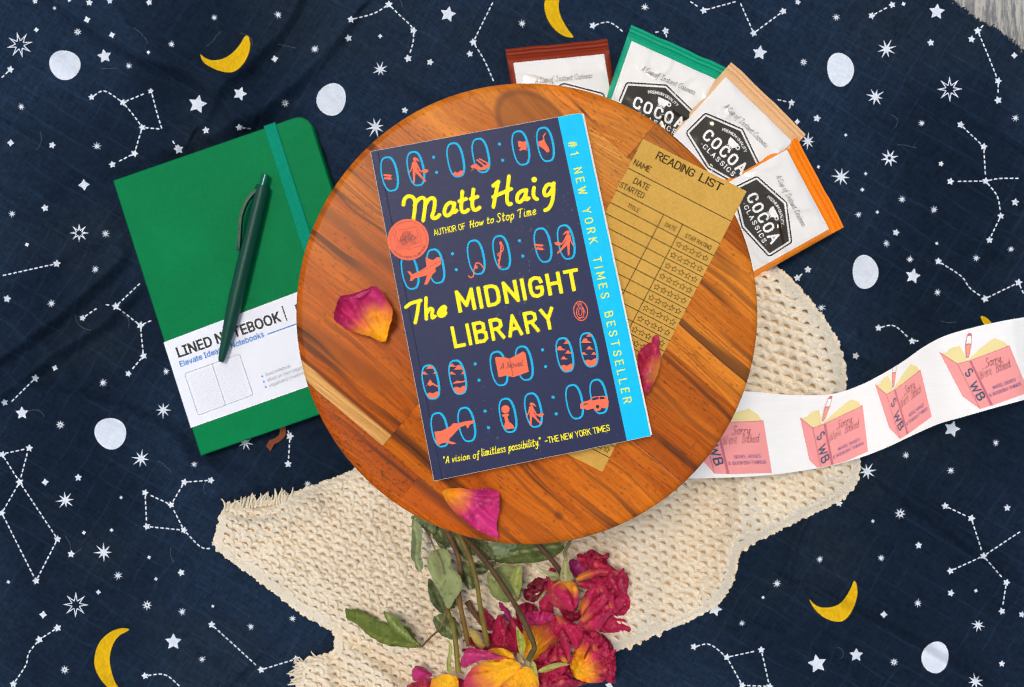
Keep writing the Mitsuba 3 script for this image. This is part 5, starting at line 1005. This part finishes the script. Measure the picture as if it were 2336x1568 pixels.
petal(rC, Q, [(0, 1315), (45, 1215), (90, 1158), (160, 1183), (280, 1208), (400, 1250), (492, 1282), (380, 1292), (250, 1292), (140, 1325), (60, 1375), (8, 1372)], (480, 1282), .058, cup=.006, drape=.006, roll=.0015, yel=.05, outer=PUR * .45 + MAG * .55, rim=CRI, crump=.004, seed=84)
petal(rC, Q, [(770, 1450), (800, 1480), (830, 1570), (830, 1680), (775, 1690), (790, 1570)], (780, 1460), .046, yel=-.1, outer=MAG * .8, crump=.004, seed=85)
leaf(rC, Q, [(640, 1300), (670, 1275), (715, 1285), (735, 1330), (720, 1365), (660, 1350)], [(690, 1275), (690, 1360)], .078, fold=-.005, c0=(.25, .20, .08), c1=(.33, .30, .16), seed=86, name='calyx', serr=.3, edge=4.)
leaf(rC, Q, [(575, 1210), (600, 1250), (640, 1295), (645, 1335), (600, 1318), (568, 1275)], [(576, 1215), (630, 1320)], .074, c0=(.46, .30, .12), c1=(.55, .40, .2), seed=87, name='sepal', serr=.2, edge=4.)
leaf(rC, Q, [(758, 1412), (860, 1350), (980, 1318), (1085, 1332), (1100, 1345), (990, 1365), (880, 1418), (785, 1425)], [(765, 1418), (900, 1370), (1090, 1338)], .073, c0=(.36, .32, .05), c1=(.46, .42, .10), seed=88, name='sepal', serr=.2, edge=4.)
leaf(rC, Q, [(715, 1285), (760, 1330), (775, 1400), (780, 1450), (740, 1430), (712, 1360)], [(722, 1290), (765, 1440)], .078, c0=(.42, .36, .04), c1=(.52, .46, .10), seed=89, name='sepal', serr=.2, edge=4.)
leaf(rC, Q, [(558, 938), (600, 1000), (640, 1060), (662, 1130), (645, 1220), (612, 1258), (582, 1180), (568, 1060)], [(560, 945), (610, 1090), (615, 1250)], .070, c0=(.24, .27, .02), c1=(.44, .44, .05), seed=90, name='sepal', serr=.2, edge=4.)
stem(rC, Q, [(-60, -30), (70, 95), (200, 240), (320, 390), (450, 580), (560, 755), (640, 900), (720, 1080), (745, 1170), (720, 1230), (690, 1290)], [.045, .05, .056, .06, .064, .07, .075, .08, .082, .081, .078], .0018, (.075, .036, .018), (.10, .075, .022))
# bottom left rose
rD = thing('dried_rose', 'small golden dried rose with dark red outer petals at the bottom edge', 'rose', GR)
petal(rD, R2, [(620, 1562), (700, 1520), (860, 1478), (852, 1530), (845, 1700), (640, 1700)], (860, 1640), .030, cup=.010, yel=-.1, outer=CRI * .5 + MAG * .5, rim=CRI, crump=.006, seed=91)
petal(rD, R2, [(688, 1400), (722, 1368), (782, 1388), (885, 1460), (800, 1495), (690, 1518), (682, 1450)], (870, 1470), .036, cup=.007, yel=-.1, outer=PUR * .6 + MAG * .4, rim=CRI, crump=.005, seed=92)
petal(rD, R2, [(848, 1502), (930, 1458), (1040, 1448), (1095, 1480), (1105, 1568), (1090, 1690), (830, 1690)], (1060, 1470), .032, cup=.004, drape=.022, yel=.86, outer=MAG * .6 + ORA * .4, rim=MAG, crump=.004, seed=93)
petal(rD, R2, [(1085, 1480), (1140, 1490), (1180, 1560), (1170, 1680), (1090, 1690), (1100, 1568)], (1100, 1480), .034, yel=-.1, outer=MAG * .7, crump=.005, seed=94)
leaf(rD, R2, [(1005, 1138), (1040, 1180), (1050, 1240), (1030, 1330), (1045, 1442), (1002, 1445), (988, 1340), (1018, 1240)], [(1008, 1142), (1030, 1230), (1015, 1330), (1022, 1440)], .056, c0=(.28, .30, .05), c1=(.40, .40, .10), seed=95, name='sepal', serr=.2, edge=4.)
stem(rD, R2, [(960, 250), (985, 600), (1002, 880), (1050, 1000), (1078, 1200), (1100, 1440)], [.02, .03, .042, .05, .054, .055], .0017, (.10, .05, .03), (.22, .20, .03))
stem(rE, R2, [(1080, 150), (1200, 400), (1262, 620), (1302, 880), (1362, 1195)], [.05, .052, .055, .054, .045], .0017, (.14, .09, .025), (.20, .17, .03))
stem(rE, R2, [(960, 90), (1060, 300), (1112, 450), (1115, 600), (1105, 760), (1140, 950), (1190, 1195)], [.04, .042, .045, .046, .046, .046, .04], .0017, (.12, .06, .03), (.20, .12, .03))
stem(rB, Q, [(700, 60), (800, 165), (900, 275), (1000, 405), (1090, 560)], [.035, .036, .036, .034, .03], .0017, (.10, .05, .03), (.12, .07, .04))
stem(rE, R2, [(1180, 800), (1240, 900), (1330, 1010)], [.03, .03, .028], .0020, (.10, .05, .03), (.12, .06, .03))
def ruffles(parent, n, area, core, zlo, zhi, seed, outer):
    # narrow crumpled inner petals standing between the larger ones
    g = np.random.default_rng(seed); area = Polygon(area); x0, y0, x1, y1 = area.bounds; k = 0
    while k < n:
        c = g.uniform((x0, y0), (x1, y1))
        if not area.contains(Point(c)): continue
        k += 1; d = rot2(c - np.array(core)); a = math.atan2(d[1], d[0]) + g.normal(0, .45) + math.pi / 2; L, W = g.uniform(75, 140), g.uniform(22, 42)
        t = np.linspace(-1, 1, 9); bow = g.uniform(15, 45); e, nrm_ = np.array([math.cos(a), math.sin(a)]), np.array([-math.sin(a), math.cos(a)])
        ctr = c + np.outer(t * L, e) + np.outer((1 - t * t) * bow * np.sign(-nrm_ @ d), nrm_); wd = W * np.sqrt(np.clip(1.05 - t * t, .03, 1)) * (1 + .25 * g.normal(0, 1, 9))
        pts = np.vstack([ctr + nrm_ * wd[:, None], (ctr - nrm_ * wd[:, None])[::-1]])
        petal(parent, Q, pts, c - d * W * 2.2, g.uniform(zlo, zhi), grad=tuple(d * g.uniform(-.12, .2)), cup=g.uniform(-.002, .005), roll=.002, yel=g.uniform(-.15, .22), inner=ORA, outer=outer * g.uniform(.7, 1.05), rim=CRI * g.uniform(.6, 1.3), crump=.0032, seed=int(g.integers(900)) + 200, pleats=14)
ruffles(rA, 9, [(1230, 560), (1560, 430), (1650, 520), (1600, 760), (1420, 920), (1250, 960), (1210, 820)], (1150, 800), .050, .060, 1, MAG)
ruffles(rA, 4, [(1180, 250), (1400, 230), (1440, 330), (1250, 350)], (1250, 420), .042, .052, 2, MAG)
ruffles(rB, 10, [(800, 1240), (1000, 1120), (1120, 1250), (1150, 1540), (900, 1560), (800, 1450)], (1000, 1330), .048, .060, 3, MAG)
ruffles(rB, 6, [(1250, 1030), (1420, 1060), (1540, 1250), (1530, 1480), (1460, 1480), (1440, 1200)], (1150, 1350), .042, .052, 4, MAG)
petal(rE, Q, [(560, 760), (660, 715), (770, 760), (810, 850), (720, 960), (610, 960), (560, 860)], (700, 960), .026, cup=.005, roll=.002, yel=-.1, outer=MAG * .6, rim=DRK, crump=.005, seed=191)
petal(rE, Q, [(470, 890), (560, 870), (650, 1000), (610, 1220), (520, 1230)], (600, 1240), .030, cup=.005, yel=-.1, outer=MAG * .75, rim=CRI, crump=.005, seed=192)
petal(rB, Q, [(890, 850), (1000, 890), (1070, 1040), (1010, 1110), (920, 1000)], (900, 1100), .040, cup=.004, roll=.002, yel=.1, inner=ORA, outer=MAG * .9, crump=.005, seed=193)
petal(rA, Q, [(1540, 620), (1650, 610), (1715, 690), (1690, 800), (1620, 870), (1530, 800)], (1450, 750), .034, cup=.004, roll=.003, yel=-.1, outer=MAG * .95, rim=CRI, crump=.006, seed=194)
petal(rB, Q, [(640, 1250), (760, 1240), (840, 1300), (830, 1440), (760, 1430), (700, 1330)], (660, 1300), .028, cup=.004, yel=.0, outer=MAG * .7, rim=CRI, crump=.005, seed=195)
ruffles(rE, 6, [(160, 840), (440, 880), (540, 1150), (300, 1180)], (400, 1200), .028, .036, 5, CRI * .6 + MAG * .4)
# leaves on the stems
DG0, DG1 = (.035, .055, .018), (.075, .105, .035)
leaf(rE, R2, [(820, 600), (850, 578), (905, 680), (965, 780), (1000, 890), (950, 910), (895, 860), (838, 785)], [(840, 590), (920, 760), (985, 890)], .034, c0=DG0, c1=DG1, seed=101)
leaf(rE, R2, [(860, 950), (950, 895), (1015, 940), (1035, 1000), (1140, 1130), (1050, 1145), (960, 1115), (900, 1055)], [(900, 930), (1000, 1040), (1110, 1135)], .032, c0=(.06, .09, .03), c1=(.12, .16, .06), seed=102)
leaf(rE, Q, [(30, 400), (100, 325), (190, 335), (270, 360), (255, 440), (150, 450)], [(40, 395), (260, 390)], .034, c0=DG0, c1=DG1, seed=103)
leaf(rE, Q, [(45, 450), (130, 438), (170, 500), (160, 575), (115, 592), (55, 550)], [(50, 460), (150, 580)], .034, c0=DG0, c1=(.10, .10, .05), seed=104)
leaf(rB, Q, [(320, 260), (420, 200), (600, 130), (760, 100), (900, 110), (1045, 120), (1052, 190), (990, 232), (900, 300), (700, 332), (500, 332), (350, 322)], [(330, 290), (600, 220), (1040, 150)], .034, c0=(.05, .085, .015), c1=(.10, .14, .03), seed=105)
leaf(rB, Q, [(240, 150), (400, 80), (560, 130), (645, 200), (620, 245), (520, 272), (380, 262), (280, 222)], [(250, 160), (430, 190), (630, 220)], .034, c0=(.13, .19, .10), c1=(.22, .29, .16), seed=106)
leaf(rC, Q, [(262, 435), (350, 388), (460, 333), (540, 368), (582, 340), (627, 345), (622, 500), (612, 600), (592, 712), (540, 702), (482, 722), (400, 712), (330, 662), (280, 552)], [(280, 440), (430, 560), (580, 700)], .040, fold=.010, c0=(.14, .18, .05), c1=(.24, .28, .10), seed=107)
leaf(rC, Q, [(500, 480), (540, 400), (590, 340), (628, 345), (622, 500), (605, 620), (580, 690), (520, 560)], [(600, 350), (560, 520), (585, 690)], .055, c0=(.22, .26, .04), c1=(.30, .33, .07), seed=108)
leaf(rD, R2, [(660, 40), (720, 15), (800, 30), (895, 90), (895, 180), (855, 195), (760, 130), (700, 80)], [(680, 40), (880, 170)], .04, c0=(.08, .12, .04), c1=(.15, .2, .08), seed=109)
leaf(rD, R2, [(680, 80), (700, 60), (785, 130), (772, 250), (762, 400), (792, 480), (752, 532), (722, 512), (700, 440), (668, 380), (680, 250)], [(700, 70), (730, 250), (720, 400), (755, 520)], .05, fold=.010, c0=(.16, .215, .10), c1=(.25, .30, .15), seed=110)
leaf(rD, R2, [(810, 470), (848, 350), (930, 318), (1000, 330), (1038, 400), (1030, 470), (1092, 540), (1138, 620), (1122, 720), (1052, 790), (1032, 862), (988, 862), (958, 750), (900, 660), (858, 580)], [(885, 325), (935, 470), (975, 650), (1000, 858)], .058, fold=.007, c0=(.20, .245, .095), c1=(.31, .345, .145), vein=(.24, .26, .12), seed=111)
stem(rD, R2, [(795, 140), (850, 240), (890, 330), (935, 440), (965, 560)], [.045, .052, .062, .064, .064], .00055, (.20, .10, .06), (.25, .22, .12), name='leaf_stalk')
leaf(rD, R2, [(78, 843), (130, 880), (180, 862), (260, 900), (340, 940), (378, 972), (440, 990), (472, 1002), (430, 920), (430, 870), (452, 900), (540, 930), (610, 1030), (672, 1018), (682, 1080), (722, 1150), (778, 1192), (760, 1218), (600, 1212), (450, 1192), (330, 1132), (240, 1062), (160, 982), (90, 962)], [(85, 950), (260, 1060), (450, 1150), (770, 1205)], .036, fold=.010, c0=(.055, .088, .009), c1=(.135, .18, .026), vein=(.26, .27, .05), seed=112)
leaf(rD, R2, [(470, 1000), (430, 900), (450, 898), (545, 930), (615, 1035), (640, 1060), (700, 1140), (760, 1195), (660, 1160), (560, 1090)], [(450, 910), (560, 1040), (750, 1190)], .047, fold=.004, c0=(.075, .115, .012), c1=(.155, .20, .03), seed=113)
stem(rD, R2, [(775, 1200), (850, 1120), (940, 1030), (985, 900)], [.038, .044, .048, .045], .0007, (.12, .06, .02), (.16, .12, .04), name='leaf_stalk')
leaf(rE, Q, [(78, 965), (130, 988), (212, 1080), (252, 1192), (198, 1192), (120, 1090)], [(82, 970), (230, 1190)], .044, c0=(.44, .28, .03), c1=(.5, .36, .06), seed=114, name='sepal', serr=.2, edge=4.)

for k, (pts_, mid_) in enumerate((([(880, 175), (965, 195), (1015, 300), (960, 345), (890, 265)], [(890, 185), (970, 335)]), ([(790, 60), (905, 105), (1012, 200), (1045, 325), (950, 292), (850, 200)], [(800, 70), (930, 180), (1040, 318)]), ([(1000, 150), (1112, 198), (1182, 300), (1192, 432), (1108, 380), (1030, 280)], [(1005, 158), (1110, 280), (1188, 425)]), ([(1150, 200), (1282, 228), (1402, 330), (1435, 432), (1318, 420), (1208, 340)], [(1158, 205), (1290, 310), (1430, 428)]), ([(1095, 430), (1192, 448), (1255, 560), (1232, 695), (1150, 642), (1108, 540)], [(1100, 436), (1185, 550), (1228, 688)]), ([(930, 560), (1004, 598), (1064, 720), (1086, 856), (1008, 862), (948, 740)], [(936, 566), (1010, 700), (1080, 850)]), ([(1120, 235), (1205, 255), (1295, 330), (1262, 402), (1160, 335)], [(1125, 240), (1265, 390)]), ([(1270, 415), (1335, 435), (1425, 462), (1400, 515), (1300, 490)], [(1280, 425), (1410, 500)]),
                                  ([(1040, 925), (1082, 955), (1142, 1092), (1090, 1115), (1040, 1042)], [(1045, 935), (1120, 1100)]), ([(1180, 560), (1250, 600), (1240, 690), (1185, 700), (1150, 620)], [(1190, 570), (1210, 690)]))):
    leaf((rD, rD, rE, rC, rE, rD, rE, rC, rD, rE)[k], R2, pts_, mid_, .032 + .0015 * k, c0=DG0, c1=(.11, .135, .04), seed=130 + k)

# ------------------------------------------------------------------ loose petals on the stool
LP = 'loose rose petals lying on the stool'
ZS = SZ + .0012
p1 = thing('rose_petal', 'curled magenta and orange rose petal on the wood left of the paperback', 'petal', LP)
u1, u2, u3 = tile(820, 640, 500, 1188), tile(1000, 1240, 600), tile(1600, 900, 600, 1425)
petal(p1, u1, [(293, 600), (330, 472), (350, 468), (440, 450), (500, 430), (560, 398), (600, 420), (650, 490), (692, 560), (692, 610), (668, 680), (655, 750), (635, 782), (590, 770), (540, 742), (470, 725), (390, 700), (340, 662), (300, 638)], (625, 775), ZS + .004, cup=-.003, roll=.007, crump=.0052, pleats=5, yel=.52, outer=PUR * .4 + MAG * .6, rim=CRI, seed=121, floor=SZ + .0008, name='blade')
petal(p1, u1, [(325, 480), (400, 470), (470, 440), (545, 405), (565, 400), (520, 450), (470, 485), (400, 492), (350, 490)], (420, 520), ZS + .009, cup=.001, crump=.001, yel=-.1, outer=PUR * .6 + MAG * .4, rim=CRI, seed=122, floor=SZ + .0008, name='curled_edge')
p2 = thing('rose_petal', 'flat purple pink rose petal on the wood below the paperback', 'petal', LP)
petal(p2, u2, [(968, 592), (1010, 560), (1100, 545), (1220, 552), (1330, 570), (1460, 540), (1540, 570), (1592, 590), (1612, 640), (1605, 720), (1610, 800), (1582, 880), (1580, 1000), (1602, 1118), (1530, 1090), (1430, 1042), (1330, 990), (1230, 912), (1130, 832), (1060, 760), (1010, 682), (985, 622)], (985, 595), ZS + .004, cup=-.002, roll=.005, crump=.0075, pleats=6, yel=.33, outer=np.array((.58, .034, .215)), rim=MAG, seed=123, floor=SZ + .0008, name='blade')
p3 = thing('rose_petal', 'folded pink and yellow rose petal standing against the right edge of the paperback', 'petal', LP)
petal(p3, u3, [(478, 240), (520, 188), (578, 155), (590, 190), (560, 270), (520, 330), (500, 400), (486, 370), (482, 300)], (560, 400), ZS + .006, grad=(.05, 0), cup=.001, crump=.002, yel=-.1, outer=CRI, rim=CRI, seed=124, floor=SZ + .0008, name='inner_fold')
petal(p3, u3, [(612, 108), (632, 130), (626, 190), (641, 260), (632, 330), (602, 420), (562, 490), (536, 522), (510, 480), (490, 420), (485, 360), (512, 318), (546, 260), (575, 200), (576, 160), (580, 125)], (660, 380), ZS + .009, cup=.008, crump=.0045, pleats=6, yel=.34, outer=MAG * .9, rim=MAG, seed=125, floor=SZ + .0008, name='blade')
